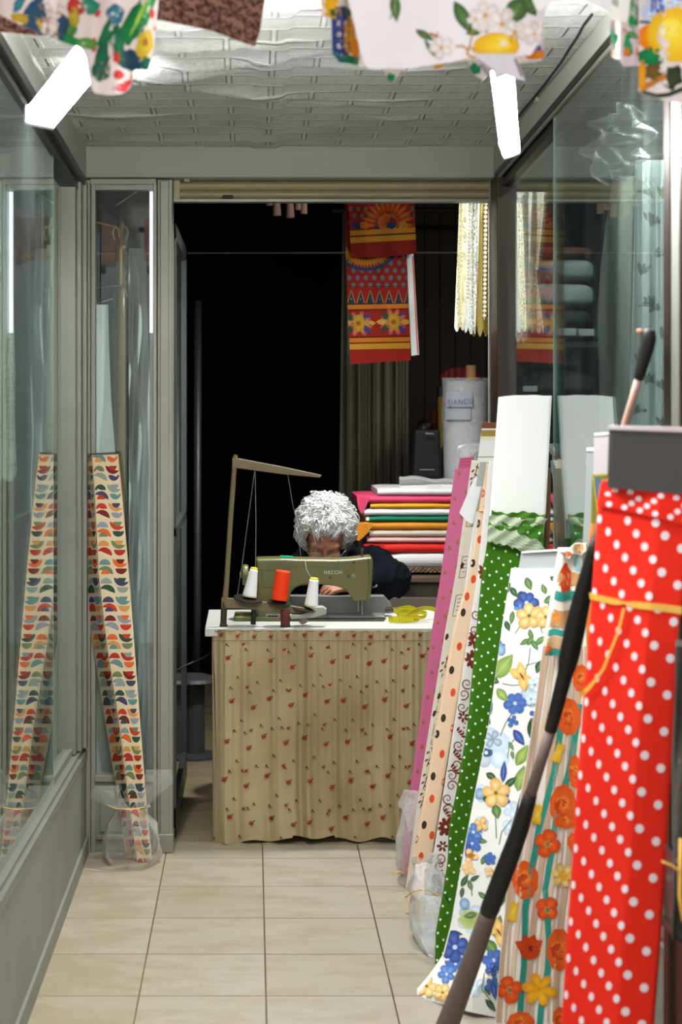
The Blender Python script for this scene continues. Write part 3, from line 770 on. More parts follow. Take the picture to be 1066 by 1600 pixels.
def f(mb):
    PALE, PALE2 = '#e4ecf3', '#b9cde0'
    # pale washes first
    for x, y, r_ in ((766, 1171, 34), (838, 1085, 24), (800, 1265, 16), (755, 1240, 16), (745, 1542, 16), (842, 1090, 14), (737, 1437, 24), (752, 1290, 14), (800, 1295, 16)):
        petals(mb, S, x, y, r_, 5, PALE, PALE2, x, .8)
    petals(mb, S, 770, 1155, 16, 4, '#c9d6e2', '#7d94a8', 30, .7); rag(mb, S, 761, 1176, 10, 7, '#1f2f48', '#4e6f9a', 10); disc(mb, S, 760, 1176, 3, 3, '#dfe8ee')
    rag(mb, S, 735, 1437, 18, 16, '#9fae5c', '#c3cc8e', 12, .1)
    # stems
    for pth in ([(829, 1012), (826, 1036), (818, 1055)], [(838, 1035), (822, 1040)], [(785, 1068), (800, 1071), (815, 1070)], [(800, 1115), (790, 1130), (782, 1150)], [(836, 1130), (843, 1100)], [(830, 1165), (828, 1215)], [(808, 1150), (796, 1165), (793, 1185)], [(774, 1270), (776, 1310)], [(800, 1280), (784, 1300), (780, 1320)], [(727, 1370), (736, 1385), (738, 1400)], [(757, 1520), (753, 1545), (772, 1570)], [(770, 1460), (782, 1475)], [(842, 970), (848, 990)], [(815, 975), (805, 990)]):
        strip(mb, S, pth, 1.4, '#4d6a4f')
    for x, y, l_, w_, a, dark in ((787, 1041, 48, 25, -52, 0), (785, 1086, 27, 15, 50, 0), (829, 1000, 20, 9, -60, 1), (836, 1008, 20, 9, 60, 1), (820, 1003, 18, 8, 150, 1), (829, 990, 16, 8, -100, 1), (842, 1042, 22, 12, 110, 2),
        (834, 1144, 46, 19, 80, 2), (816, 1180, 38, 18, -60, 0), (814, 1216, 42, 20, -75, 0), (768, 1213, 20, 11, 30, 2), (798, 1222, 26, 11, -40, 2), (762, 1248, 28, 14, 60, 2), (776, 1268, 24, 15, 80, 1), (754, 1314, 16, 8, 10, 1),
        (757, 1342, 20, 9, -60, 1), (726, 1376, 22, 9, -60, 2), (735, 1384, 18, 8, 70, 1), (742, 1372, 18, 7, -30, 2), (722, 1395, 18, 7, 100, 2), (755, 1400, 20, 8, 40, 1), (790, 1385, 20, 9, 80, 2), (712, 1458, 24, 8, 10, 2), (768, 1480, 30, 18, 50, 1),
        (767, 1571, 26, 9, 50, 2), (762, 1548, 18, 7, 60, 2), (790, 920, 26, 14, -50, 1), (803, 925, 18, 10, 60, 2), (860, 936, 24, 12, -30, 1), (850, 920, 18, 9, -110, 1), (826, 912, 22, 12, 70, 1), (812, 930, 16, 8, 120, 2),
        (800, 965, 22, 8, 100, 1), (845, 1000, 22, 9, -40, 1), (793, 978, 18, 9, 70, 2), (866, 905, 16, 8, 30, 2), (772, 1063, 18, 12, 20, 2), (799, 1166, 16, 6, 60, 1), (801, 1180, 14, 6, 80, 1), (735, 1430, 22, 10, 170, 1), (780, 1440, 22, 10, -80, 1), (700, 1508, 18, 6, 60, 2), (786, 1405, 20, 8, 100, 1)):
        c0, c1 = ((GR1, '#74943f'), ('#7f9d5a', '#3e6a34'), ('#4a7346', '#20402a'))[dark]
        leaf(mb, S, x, y, l_, w_, a, jit(C(c0)), jit(C(c1)))
    # blues
    for x, y, r_, n_ in ((805, 1099, 19, 6), (801, 1127, 10, 4), (838, 1117, 12, 4), (740, 1300, 16, 5), (711, 1480, 24, 6), (712, 1506, 15, 5), (766, 1342, 11, 5), (772, 1500, 18, 6), (823, 942, 20, 6), (791, 1248, 8, 3), (698, 1522, 15, 5), (770, 1538, 13, 5), (782, 1010, 9, 4), (738, 1318, 15, 5), (770, 1515, 12, 4), (866, 948, 10, 4), (812, 952, 10, 4)):
        petals(mb, S, x, y, r_, n_, BL1 if (x+y) % 3 else '#7ba0d4', BL2 if (x+y) % 2 else '#3f69ae', x*7 % 90, .7, '#c9d4ea' if r_ > 14 else None, .16)
    for x, y, l_, w_, a in ((811, 1152, 30, 14, 55), (787, 1205, 34, 10, -85), (764, 1095, 46, 11, -95), (762, 1128, 16, 9, 90), (758, 1070, 22, 8, 90), (731, 1330, 26, 9, 100), (772, 1548, 30, 10, 80)):
        leaf(mb, S, x, y, l_, w_, a, '#5270bd', '#2a3d88')
    for x, y in ((726, 1412), (782, 1015), (750, 1240)):
        disc(mb, S, x, y, 8, 9, '#b5cbe0', '#6f97bf', rings=2)
    # yellows and peach
    for x, y, r_, n_ in ((775, 1239, 23, 5), (827, 962, 22, 5), (853, 964, 18, 5), (667, 1541, 18, 5), (692, 1551, 15, 5), (736, 1338, 12, 3), (732, 1357, 12, 4), (752, 1288, 12, 4), (764, 1362, 9, 4)):
        petals(mb, S, x, y, r_, n_, '#f6dfb0', YL2 if y < 1300 or y > 1500 else '#e8b775', y % 70, .72, '#6a6a3a' if n_ == 5 else None, .13)
    rag(mb, S, 736, 1337, 7, 5, '#8a5a24', '#c98a2c', 9)
    for x, y, k in ((816, 1057, 1), (780, 1457, 1)):
        for a in (-150, -100, 35, 80): leaf(mb, S, x+11*math.cos(math.radians(a)), y+11*math.sin(math.radians(a)), 26, 15, a, '#f5d78f', '#e0a94a')
        leaf(mb, S, x, y, 16, 3, 60, '#6e4c22', '#6e4c22', False)
    for x, y, r_ in ((842, 1086, 9), (836, 1070, 8), (830, 1092, 7)):
        petals(mb, S, x, y, r_*1.5, 5, '#f0f5f8', '#aecadb', x*5, .8, '#8a7a4a', .14)
slab_obj('fabric', S, f, M['cloth'], r, col='#eeede9')
S2 = Slab([(815, 863), (808, 905)], [(875, 859), (871, 905)], lambda x, y: 4.20-.14*(x-800)/75+.012, .03, 2, ns=6, nt=4); slab_obj('core_board', S2, None, M['board_grey'], r)
mb = MB(); mb.hexa([W(815, 864.5, 4.175), W(875, 860.5, 4.06), W(875, 860.5, 4.10), W(815, 864.5, 4.215)], [W(815.5, 862, 4.175), W(875, 858, 4.06), W(875, 858, 4.10), W(815.5, 862, 4.215)]); mb.build('board_end_cap', M['board_white'], r)

# --- striped with orange poppies
r = bolt_thing('fabric_bolt', 'cream striped fabric bolt with orange poppies, between the pole and the red bolt', 'fabric bolt', 830, 1622, 3.915, GB)
dpo = lambda x, y: 3.915-.0004*(x-830)+.0035*math.sin(x*.13+y*.004)+.0007*math.sin(x*.33+1)
S = Slab([(872, 858), (866, 900), (850, 1000), (838, 1100), (822, 1200), (805, 1300), (792, 1400), (782, 1500), (773, 1625)], [(916, 858), (918, 1000), (918, 1140), (914, 1235), (908, 1340), (899, 1450), (888, 1625)], dpo, .045, 0, ns=50, nt=60); S.boff = .002; S.mr = 3
OR1, OR2 = '#ee7a2a', '#c8401a'
def rose(mb, x, y, rx, ry):
    rag(mb, S, x, y, rx*1.03, ry*1.03, '#ec6f26', '#d9541c', 30, .045, 0, 9)
    for k in range(9):
        a = k*2.4; q = .8-.06*k
        rag(mb, S, x+rx*.32*q*math.cos(a), y+ry*.32*q*math.sin(a), rx*q*.62, ry*q*.55, ('#f08a3c', '#d9521c', '#f2a04e')[k % 3], ('#d8501a', '#b8380f', '#e8742a')[k % 3], 12, .12, a)
def f(mb):
    for q in (.03, .20, .42, .60, .80, .97):
        strip(mb, S, [(lerp(*S.edge(y), q)+2*math.sin(y*.02), y) for y in range(1010, 1606, 12)], 9 if q not in (.2, .6) else 7, '#c9a98e' if q not in (.2, .6) else '#dcc6ae')
    for q in (.11, .51, .70):
        strip(mb, S, [(lerp(*S.edge(y), q)+2*math.sin(y*.02+q*9), y) for y in range(1010, 1606, 12)], 3, '#cdb299')
    strip(mb, S, [(885, 1090), (866, 1206), (852, 1260), (841, 1300), (838, 1320), (829, 1370), (821, 1420), (820, 1470), (819, 1510), (815, 1550), (811, 1606)], 9.5, '#2f8f80')
    strip(mb, S, [(905, 1100), (893, 1190), (880, 1240), (868, 1285), (863, 1330), (852, 1390), (855, 1430), (858, 1470), (856, 1516), (846, 1570), (843, 1606)], 9.5, '#2f8f80')
    for x, y, rx, ry in ((821, 1375, 20, 29), (874, 1484, 19, 32), (889, 1120, 18, 28), (880, 1259, 20, 32), (814, 1600, 21, 19), (908, 1060, 13, 21), (898, 1205, 9, 25), (876, 1592, 12, 18), (884, 1284, 18, 10), (897, 1315, 10, 14)): rose(mb, x, y, rx, ry)
    for x, y, r_, n_, a in ((855, 1318, 23, 4, 20), (855, 1421, 20, 4, 40), (796, 1546, 21, 4, 75), (874, 1010, 16, 4, 0)):
        petals(mb, S, x, y, r_, n_, '#e8651f', OR2, a, .95); disc(mb, S, x+1, y+1, 4.5, 5, '#4f6b45', '#8a8a4a')
        for k in range(6): disc(mb, S, x+1+5*math.cos(k), y+1+5*math.sin(k), .9, .9, '#d9cf8a', n=6)
    for a in (-150, -110, -70, -35): leaf(mb, S, 827+9*math.cos(math.radians(a)), 1484+9*math.sin(math.radians(a)), 34, 19, a, '#dd5a20', '#b9340f', False)
    rag(mb, S, 828, 1486, 16, 13, '#d04a18', '#c03c12', 12, .08); disc(mb, S, 830, 1482, 4, 5, '#7a2410')
    petals(mb, S, 843, 1546, 28, 6, '#f5b92a', '#e09a1a', 15, .55); rag(mb, S, 842, 1545, 8, 8, '#e88a18', '#f2ae2a', 12, .15); disc(mb, S, 842, 1546, 2.5, 3, '#c8641a')
    petals(mb, S, 880, 1368, 20, 6, '#f0dca0', '#e0b24a', 10, .6); rag(mb, S, 882, 1368, 9, 9, '#e09a28', '#e8b040', 10)
    for x, y in ((802, 1424), (873, 1176), (840, 1272)):
        for a in (-80, -100, -60): leaf(mb, S, x, y, 36, 11, a+(10 if x > 850 else 0), '#f2cf4a', '#d8a62a', False)
slab_obj('fabric', S, f, M['cloth'], r, col='#f0e8de')
S3 = Slab([(879, 866), (872, 900), (862, 960), (851, 1024)], [(915, 858), (912, 900), (905, 960), (893, 1026)], lambda x, y: 3.87+.004*math.sin(x*.22)+.002*math.sin(y*.08), .012, 5, ns=30, nt=40); S3.boff = .002; S3.mr = 2
def f(mb):
    for i, (y, c_, w_) in enumerate(((905, '#b98d5f', 20), (931, '#2f8f80', 14), (948, '#eadfce', 12), (967, '#b98d5f', 26), (988, '#2f8f80', 9), (1005, '#caa67c', 18), (1020, '#2f8f80', 9))):
        strip(mb, S3, [(848+k*4, y+1.5*math.sin(k)) for k in range(17)], w_, c_)
    rag(mb, S3, 884, 905, 9, 26, '#d9501a', '#b8360e', 14, .12); rag(mb, S3, 868, 965, 8, 8, '#e0922e', '#ee7a2a', 10); disc(mb, S3, 868, 964, 3, 3, '#c84a10')
    rag(mb, S3, 902, 880, 5, 14, '#bcd6dc', '#7fb6c0', 10); rag(mb, S3, 854, 1014, 8, 9, '#e8651f', '#d9541c', 10)
slab_obj('folded_flap', S3, f, M['cloth'], r, col='#efe6d8')
S4 = Slab([(874, 862), (884, 872)], [(917, 846), (919, 862)], lambda x, y: 3.855+.01*math.sin(x*.3), .02, 4, ns=14, nt=6, top=lambda q: 3*math.sin(q*8), bot=lambda q: 3*math.sin(q*11))
slab_obj('top_fold', S4, lambda mb: [rag(mb, S4, 905, 856, 12, 6, '#e0b45a', '#d89a3a', 10), rag(mb, S4, 886, 866, 8, 5, '#d8501a', '#c84a18', 10)], M['cloth'], r, col='#e8ddcc')
S2 = Slab([(917, 703), (910, 870)], [(928, 703), (921, 870)], 3.90, .014, ns=3, nt=4); slab_obj('core_board', S2, None, M['board_grey'], r)
mb = MB(); mb.hexa([W(916.5, 705, 3.897), W(928.5, 705, 3.897), W(928.5, 705, 3.917), W(916.5, 705, 3.917)], [W(916.5, 699, 3.897), W(928.5, 699, 3.897), W(928.5, 699, 3.917), W(916.5, 699, 3.917)]); mb.build('board_end_cap', M['board_white'], r)

# --- orange cloth on a mauve board, mostly hidden behind the red one
r = bolt_thing('fabric_bolt', 'orange fabric bolt on a pale mauve board, mostly hidden behind the red bolt', 'fabric bolt', 925, 1690, 3.67, GB)
S = Slab([(924, 806), (920, 850), (918, 900), (916, 960), (916, 1000), (921, 1050), (915, 1140), (905, 1340), (886, 1687)], [(956, 806), (954, 1000), (950, 1140), (945, 1340), (935, 1687)], lambda x, y: 3.67+.002*math.sin(y*.05), .02, 6, ns=8, nt=40)
slab_obj('fabric', S, lambda mb: [strip(mb, S, [(928, 815), (922, 1000)], 4, '#f0a04a')], M['cloth'], r, col='#dd7a2c')
S2 = Slab([(928.5, 680), (926, 815)], [(957, 678), (955, 815)], 3.69, .012, ns=4, nt=4); slab_obj('core_board', S2, None, M['board_mauve'], r)
mb = MB(); mb.hexa([W(928, 681, 3.688), W(957.5, 679, 3.688), W(957.5, 679, 3.706), W(928, 681, 3.706)], [W(929, 676.5, 3.688), W(957.5, 674.5, 3.688), W(957.5, 674.5, 3.706), W(929, 676.5, 3.706)]); mb.build('board_end_cap', M['board_white'], r)
S2 = Slab([(925, 742), (923, 818)], [(953, 740), (951, 818)], 3.655, .006, 3, ns=6, nt=6)
slab_obj('olive_layer', S2, lambda mb: [leaf(mb, S2, 938, 770, 60, 14, 80, '#5d7f92', '#4e6e84', False), strip(mb, S2, [(927, 745), (936, 818)], 2, '#b9a648'), strip(mb, S2, [(926, 743), (956, 741)], 2.5, '#c0a83e')], M['cloth'], r, col='#7d7a35')

# --- red with white polka dots on a black board
r = bolt_thing('fabric_bolt', 'big red fabric bolt with white polka dots, tied with yellow ribbon', 'fabric bolt', 930, 1885, 3.06, GB)
crease = [(750, 1034), (870, 1025), (980, 1013), (1235, 991), (1340, 985), (1460, 973), (1640, 962), (1900, 942)]
RL = [(941, 752), (935, 780), (930, 860), (924, 940), (920, 1000), (909, 1140), (901, 1235), (895, 1340), (886, 1470), (876, 1634), (858, 1868)]
RR = [(1085, 762), (1073, 860), (1066, 940), (1060, 985), (1054, 1100), (1047, 1235), (1042, 1340), (1034, 1460), (1019, 1640), (998, 1915)]
def dred(x, y):
    cx_ = interp(crease, y)
    return 3.03+.0010*max(0, cx_-x)-.0004*max(0, x-cx_)
S = Slab(RL, RR, dred, .05, 7, ns=40, nt=70); S.boff = .0007; S.mr = 2
RED = '#e62a17'
def f(mb):
    # dot lattice: columns follow the bolt, tight on the turned-away left side
    for i in range(9):
        for j in range(-1, 24):
            yb = 838+j*57.2+(28.6 if i % 2 else 0)-i*8.5+ (i > 5)*0
            y = yb+30
            if y < 800 or y > 1860: continue
            l = interp([(b_, a_) for a_, b_ in RL], y); cx_ = interp(crease, y); rr = interp([(b_, a_) for a_, b_ in RR], y)
            if i < 7:
                x = l+4+i*(cx_-l)/6.55; rx = lerp(3.1, 5.0, i/6)
                if y < 1050: rx *= lerp(1.25, 1, (y-800)/250)
            else:
                x = cx_+12+(i-7)*27; rx = 6.6
            if x > rr-1: continue
            disc(mb, S, x, y, rx, 7.0 if i > 6 else 6.6, '#ecdde2', n=18, off=.0004)
slab_obj('fabric', S, f, M['cloth'], r, col=RED)
for k in range(5):
    y0 = 753+k*7; dk = k*.0022
    SS = Slab([(941-k*1.2, y0-1), (937-k*1.2, y0+9)], [(1082, y0+8+k*5), (1080, y0+22+k*5)], (lambda dk: lambda x, y: dred(x, y)-.0015-dk)(dk), .006, 3, ns=20, nt=6, bot=lambda q: -3*math.sin(q*PI)*(1-q))
    def f(mb):
        for j in range(7):
            x = 948+j*24+(12 if k % 2 else 0)+k
            if (j+k) % 3 == 0 and k != 4: continue
            disc(mb, SS, x, y0+4+(x-940)*(.09+.03*k), 5, 4.6, '#ecdde2', n=12)
    slab_obj('folded_edge', SS, f, M['cloth'], r, col='#e02714')
S2 = Slab([(952, 668), (949, 762)], [(1100, 673), (1096, 775)], lambda x, y: 3.075-.0006*(x-950), .03, 2, ns=8, nt=8); slab_obj('core_board', S2, None, M['board_black'], r)
mb = MB(); mb.hexa([W(951, 671.5, 3.07), W(1101, 677, 2.98), W(1101, 677, 3.02), W(951, 671.5, 3.11)], [W(952.5, 664.5, 3.07), W(1101, 668, 2.98), W(1101, 668, 3.02), W(952.5, 664.5, 3.11)]); mb.build('board_end_cap', mat('mauve_cap', '#b9abab', .6), r, bevel=.001)
mb = MB()
Sb = Slab([(921, 926), (922, 936)], [(1066, 948), (1066, 960)], lambda x, y: dred(x, y)-.004+.012*max(0, (930-x)/12), .002, 0, ns=30, nt=2, top=lambda q: 6*math.sin(q*PI)*(1-q)+2*(abs(q-.38) < .06), bot=lambda q: 5*math.sin(q*PI)*(1-q)-4*math.exp(-((q-.37)/.05)**2)); Sb.mesh(mb); rb = mb.build('ribbon', M['ribbon'], r)
mb = MB('#e3a83c'); pth = [(975, 950), (967, 985), (953, 1020), (943, 1045), (934, 1058), (921, 1074), (906, 1088)]
Sx = Slab([(880, 930), (880, 1110)], [(1000, 930), (1000, 1110)], lambda x, y: dred(max(x, 915), y)-.008, .001)
strip(mb, Sx, pth, lambda t: 4+7*max(0, t-.55), '#e3a83c', off=.002); strip(mb, Sx, pth, lambda t: 4+7*max(0, t-.55), '#d89a30', off=.0008); mb.build('ribbon_tail', M['ribbon'], r)

# ------------------------------------------------------------------ taped pole leaning between the bolts
r = thing('taped_pole', 'long wooden pole wrapped in black and grey tape, leaning between the bolts', 'pole', W(690, 1641, 3.835))
P0, P1 = W(688, 1640, 3.835), W(1018, 522, 3.2)
def pole_at(py):
    # point on the axis whose image row is py (axis straight)
    lo, hi = 0, 1
    for _ in range(40):
        m = (lo+hi)/2; q = P0.lerp(P1, m)
        if PR(q)[1] > py: lo = m
        else: hi = m
    return P0.lerp(P1, lo)
def bend(py):
    q = pole_at(py); x = interp([(513, 1014), (532, 1014), (585, 1000), (638, 985), (660, 978), (860, 928), (940, 908), (1010, 893), (1050, 884), (1142, 860.5), (1200, 842), (1242, 829), (1300, 812), (1375, 783), (1425, 764), (1500, 738), (1550, 719), (1600, 700), (1640, 685)], py)
    p = W(x, py, q.y); return p
def seg(name, ys, rr, m, parent, n=16):
    b = MB(); b.tube([bend(y) for y in ys], [q*bend(y).y/F for q, y in zip(rr, ys)], n); return b.build(name, m, parent, smooth=True)
pole_wood = mat('grey_pole_rubber', '#6a5c58', .6, 0, .3, .25, 9, .3, 30, '#8a4038')
tape = mat('black_tape', '#191716', .5, 0, .4, .25, 18, .4, 45); grey_tape = mat('grey_tape', '#7d6a66', .55, 0, .4, .12, 12, .2, 40)
seg('shaft', [1640, 1600, 1560, 1520, 1480, 1440, 1415], [18.5, 17.5, 16.5, 15.5, 14.8, 14, 13.5], pole_wood, r)
seg('tape_wrap', [1427, 1420, 1375, 1340, 1290, 1260, 1240], [14, 14.8, 15, 14.6, 13.2, 11.5, 9.8], tape, r)
seg('tape_wrap', [1246, 1190, 1139], [9.2, 8.9, 8.9], grey_tape, r)
seg('tape_wrap', [1141, 1100, 1050, 1035, 1015, 980, 950, 900, 862, 840], [9.8, 11, 12.2, 15, 16, 16, 15, 12.5, 10, 9], tape, r)
seg('shaft', [845, 780, 700, 660, 620, 588], [8, 7, 6.6, 6.2, 6, 6], mat('pink_worn_wood', '#c9a898', .6, 0, .3, .12, 20, .1, 30, '#7a4030'), r)
seg('tape_wrap', [592, 585, 570, 545, 528, 517, 513], [7.5, 8.5, 9.5, 11.5, 12, 10, 5], tape, r)
b = MB(); q = bend(521); b.tube([q+Vector((-.005, 0, 0)), q+Vector((-.016, 0, .003)), q+Vector((-.022, 0, .007))], [.004, .0055, .003], 8); b.build('peg', mat('brown_peg', '#9a6a4c', .6), r, smooth=True)

# ------------------------------------------------------------------ clear bags round the feet of the bolts
def bag(name, label, rings, ties, group=None, m=None, ears=(), seed=0):
    b = MB(); R = []
    for (cx, cy, w_, d_, dep) in rings:
        n = 36; ring = []
        for k in range(n):
            a = 2*PI*k/n; kk = 1+.10*math.sin(5*a+cy*.11+seed)+.06*math.sin(9*a+cy*.23)
            cen = W(cx, cy, dep); ring.append(cen+Vector((w_*kk*math.cos(a)*dep/F, d_*kk*math.sin(a), .006*math.sin(3*a+cy))))
        R.append(ring)
    zmin = min(p.z for q in R for p in q)
    if zmin < .002:
        for q in R:
            for p in q: p.z = max(p.z, .002)
    b.loft(R, cap=False)
    root = b.build(name, m or M['film'], None, smooth=True)
    tag(root, label, 'bag', group)
    for e in ears:
        b = MB(); SS = Slab(*e, .002, 0, ns=12, nt=12); SS.mesh(b); b.build('loose_end', m or M['film'], root, smooth=True)
    for p in ties:
        b = MB(); b.tube([W(x, y, dd) for x, y, dd in p], .0035, 8, flat=.4); b.build('tie', M['ribbon'], root, smooth=True)
    return root
bag('plastic_bag', 'small clear plastic bag tied round the foot of the pink fabric bolt', [(652, 1243, 15, .03, 5.22), (643, 1275, 14, .05, 5.22), (638, 1310, 17, .06, 5.2), (637, 1345, 18, .06, 5.2), (640, 1366, 16, .05, 5.22)],
    [[(652, 1330, 5.12), (641, 1352, 5.12), (636, 1358, 5.12)], [(612, 1363, 5.1), (626, 1362, 5.1), (640, 1369, 5.13)]], 'plastic bags on the bolt ends',
    ears=([[(632, 1234), (621, 1257), (634, 1276), (638, 1300)], [(655, 1236), (654, 1257), (653, 1276), (645, 1300)], wob(5.13, .008)],))
bag('plastic_bag', 'large crumpled clear plastic bag on the feet of the peach and brown bolts', [(665, 1345, 20, .04, 4.72), (672, 1368, 26, .08, 4.68), (664, 1392, 27, .10, 4.66), (672, 1400, 26, .09, 4.64), (668, 1425, 28, .10, 4.64), (670, 1455, 27, .1, 4.62), (681, 1490, 22, .09, 4.55), (690, 1500, 14, .06, 4.50)],
    [[(634, 1402, 4.6), (646, 1393, 4.55), (660, 1390, 4.53), (673, 1393, 4.53), (686, 1401, 4.53), (697, 1404, 4.54)]], 'plastic bags on the bolt ends',
    ears=([[(668, 1335), (662, 1370), (664, 1400)], [(684, 1330), (688, 1370), (692, 1400)], wob(4.53, .01)], [[(656, 1398), (655, 1440), (668, 1495)], [(692, 1402), (690, 1450), (684, 1503)], wob(4.5, .01, 0, 2)]), seed=2)

# ------------------------------------------------------------------ geometric-print bolt in the left corner
r = thing('fabric_bolt', 'tall bolt with retro half-circle print in red, teal and mustard, standing in the left corner', 'fabric bolt', (XA(205, 5.43), 5.43, 0))
GL_L = [(143, 712), (146, 760), (153, 900), (166, 1010), (185, 1130), (196, 1220), (206, 1290), (213, 1347)]
GL_R = [(185, 710), (190, 760), (202, 900), (210, 1010), (219, 1130), (226, 1220), (232, 1290), (238, 1347)]
S = Slab(GL_L, GL_R, lambda x, y: lerp(5.47, 5.40, (y-710)/637), .05, 4, ns=8, nt=50)
PAL = ['#b83c22', '#d2622e', '#5e8580', '#2f4a3a', '#6f2620', '#c98f4e', '#6c7a54', '#41405a', '#8a8f96', '#a83020', '#88968a']
def half(mb, SS, x, y, rx, ry, c, up, c2=None):
    n = 12; s_ = -1 if up else 1
    pts = [(rx*math.cos(PI*i/n), s_*ry*math.sin(PI*i/n)-s_*ry*.4) for i in range(n+1)]
    blob(mb, SS, x, y+s_*ry*.4, pts, c, c, rings=1)
    if c2: blob(mb, SS, x, y+s_*ry*.25, [(a*.52, b_*.55-s_*ry*.02) for a, b_ in pts], c2, c2, rings=1)
def geo(SS, x_of):
    def f(mb):
        k = 0
        for i in range(44):
            y = 713+i*14.6; w_ = SS.edge(y)[1]-SS.edge(y)[0]; rx = min(12.5, w_*.27); big = i % 2
            half(mb, SS, lerp(*SS.edge(y), x_of[1]), y, rx if big else rx*.72, 13 if big else 9, PAL[(i*3+1) % 11], False, PAL[(i*5+4) % 11] if big else None)
            half(mb, SS, lerp(*SS.edge(y+9), x_of[0]), y+9, rx*.72 if big else rx, 9 if big else 13, PAL[(i*4+2) % 11], True, PAL[(i*7+5) % 11] if not big and i % 4 == 0 else None)
    return f
slab_obj('fabric', S, geo(S, (.24, .76)), M['cloth'], r, col='#d8c3a0')
S5 = Slab([(137, 716), (135, 850), (137, 960), (160, 1100), (180, 1220), (198, 1345)], [(144, 713), (154, 900), (167, 1010), (186, 1130), (197, 1220), (214, 1346)], lambda x, y: lerp(5.475, 5.405, (y-710)/637)+.0035*max(0, interp([(b_, a_) for a_, b_ in GL_L], y)-x), .02, 0, ns=6, nt=40)
slab_obj('side_fold', S5, geo(S5, (.3, .75)), M['cloth'], r, col='#cbb795')
b = MB(); b.hexa([W(138, 711, 5.49), W(184, 709, 5.49), W(184, 709, 5.505), W(138, 711, 5.505)], [W(138, 708.5, 5.49), W(184, 706.5, 5.49), W(184, 706.5, 5.505), W(138, 708.5, 5.505)]); b.build('core_board', M['board_black'], r)
bag('plastic_bag', 'clear plastic bag tied round the foot of the half-circle print bolt in the left corner', [(206, 1258, 30, .04, 5.40), (204, 1266, 22, .05, 5.40), (205, 1285, 36, .07, 5.40), (206, 1310, 43, .08, 5.39), (206, 1335, 44, .08, 5.39), (206, 1350, 36, .07, 5.40)],
    [[(168, 1258, 5.36), (180, 1263, 5.34), (205, 1265, 5.33), (226, 1261, 5.34)]], None, M['film_b'],
    ears=([[(150, 1228), (139, 1244), (160, 1256), (186, 1266)], [(186, 1228), (190, 1244), (195, 1254), (205, 1266)], wob(5.34, .008)], [[(228, 1203), (227, 1230), (222, 1245), (205, 1262)], [(268, 1203), (271, 1224), (250, 1240), (228, 1262)], wob(5.36, .008, 0, 1)]), seed=4)
# ------------------------------------------------------------------ sewing table and its gathered curtain
M['wood_white'] = mat('worn_white_laminate', '#b9bab2', .5, 0, .4, .08, 6, .05, 40, '#77736a')
TZ = .70
tb = thing('sewing_table', 'white topped sewing table with a flowered curtain hung round its front', 'table', (.27, 5.9, 0))
b = MB(); b.box(-.155, .735, 5.66, 6.16, TZ-.028, TZ); b.build('tabletop', M['wood_white'], tb, bevel=.003)
for x in (-.10, .68):
    for y in (5.72, 6.10):
        b = MB(); b.tube([(x, y, 0), (x, y, TZ-.028)], .018, 10); b.build('leg', M['alu'], tb)
b = MB(); b.box(-.08, .66, 6.09, 6.11, .50, TZ-.028); b.build('apron', M['wood_white'], tb)
def dsk(x, y):
    t = min(1, max(0, (y-1000)/320)); a = .009+.020*t
    xs = x+4*math.sin(y*.012)*t
    f = 0
    for c_, w_, h_ in ((352, 9, -.9), (372, 7, .8), (392, 11, -.7), (421, 8, .9), (440, 12, -.6), (472, 6, 1.3), (484, 7, -1.1), (506, 9, .5), (538, 9, 1.0), (556, 8, -.8), (579, 7, .9), (600, 10, -.9), (622, 7, 1.2), (640, 9, -.9), (664, 8, .8), (688, 9, -.8), (706, 7, .9)):
        f += h_*math.exp(-((xs-c_)/w_)**2)
    g = .0022*(1-t)*math.sin(x*.62+1.5*math.sin(x*.07))
    corner = .0035*max(0, 352-x)
    return 5.634+a*.62*f+a*.35*math.sin(x*.035+.5)+g-.012*t+corner*.6
SKL = [(331, 984), (336, 1060), (338, 1180), (336, 1316)]
S = Slab(SKL, [(720, 987), (716, 1180), (712, 1316)], dsk, .004, 0, ns=200, nt=30, bot=lambda q: -4+5*math.sin(q*34)*(.3+q*.7)-4*(q > .32 and q < .5)-6*math.exp(-((q-.85)/.06)**2)+6*math.exp(-((q-.07)/.09)**2))
S.boff = .0008; S.mr = 2
mb = MB('#ad9a78')
def skc(x, y):
    v = noise.noise(Vector((x*.010, y*.013, 3)))+.5*noise.noise(Vector((x*.03, y*.04, 9)))
    c = mixc(C('#b6a581'), C('#a4906b'), .5+.5*v)
    for sx, sy, rr in ((555, 1110, 40), (392, 1090, 34), (530, 1240, 30), (500, 1150, 60), (460, 1020, 40)):
        k = math.exp(-(((x-sx)/rr)**2+((y-sy)/(rr*1.4))**2)); c = mixc(c, C('#75613f'), .45*k)
    return c
S.mesh(mb, skc)
def rose1(x, y, s=1):
    rag(mb, S, x, y, 4.2*s, 3.7*s, '#78291f', '#8f3a2c', 9, .15); disc(mb, S, x-.8, y-1.2*s, 1.5*s, 1.1*s, '#c06a55', n=7)
    leaf(mb, S, x+4.5*s, y-3.5*s, 5*s, 2*s, -30, '#565a3c', '#4c5036', False)
def bud(x, y, s=1):
    disc(mb, S, x, y, 2*s, 2*s, '#802c22', n=8); strip(mb, S, [(x, y), (x-1.5, y+4)], .8, '#55583c'); leaf(mb, S, x+2.5, y+2.5, 4, 1.7, 40, '#565a3c', '#4c5036', False)
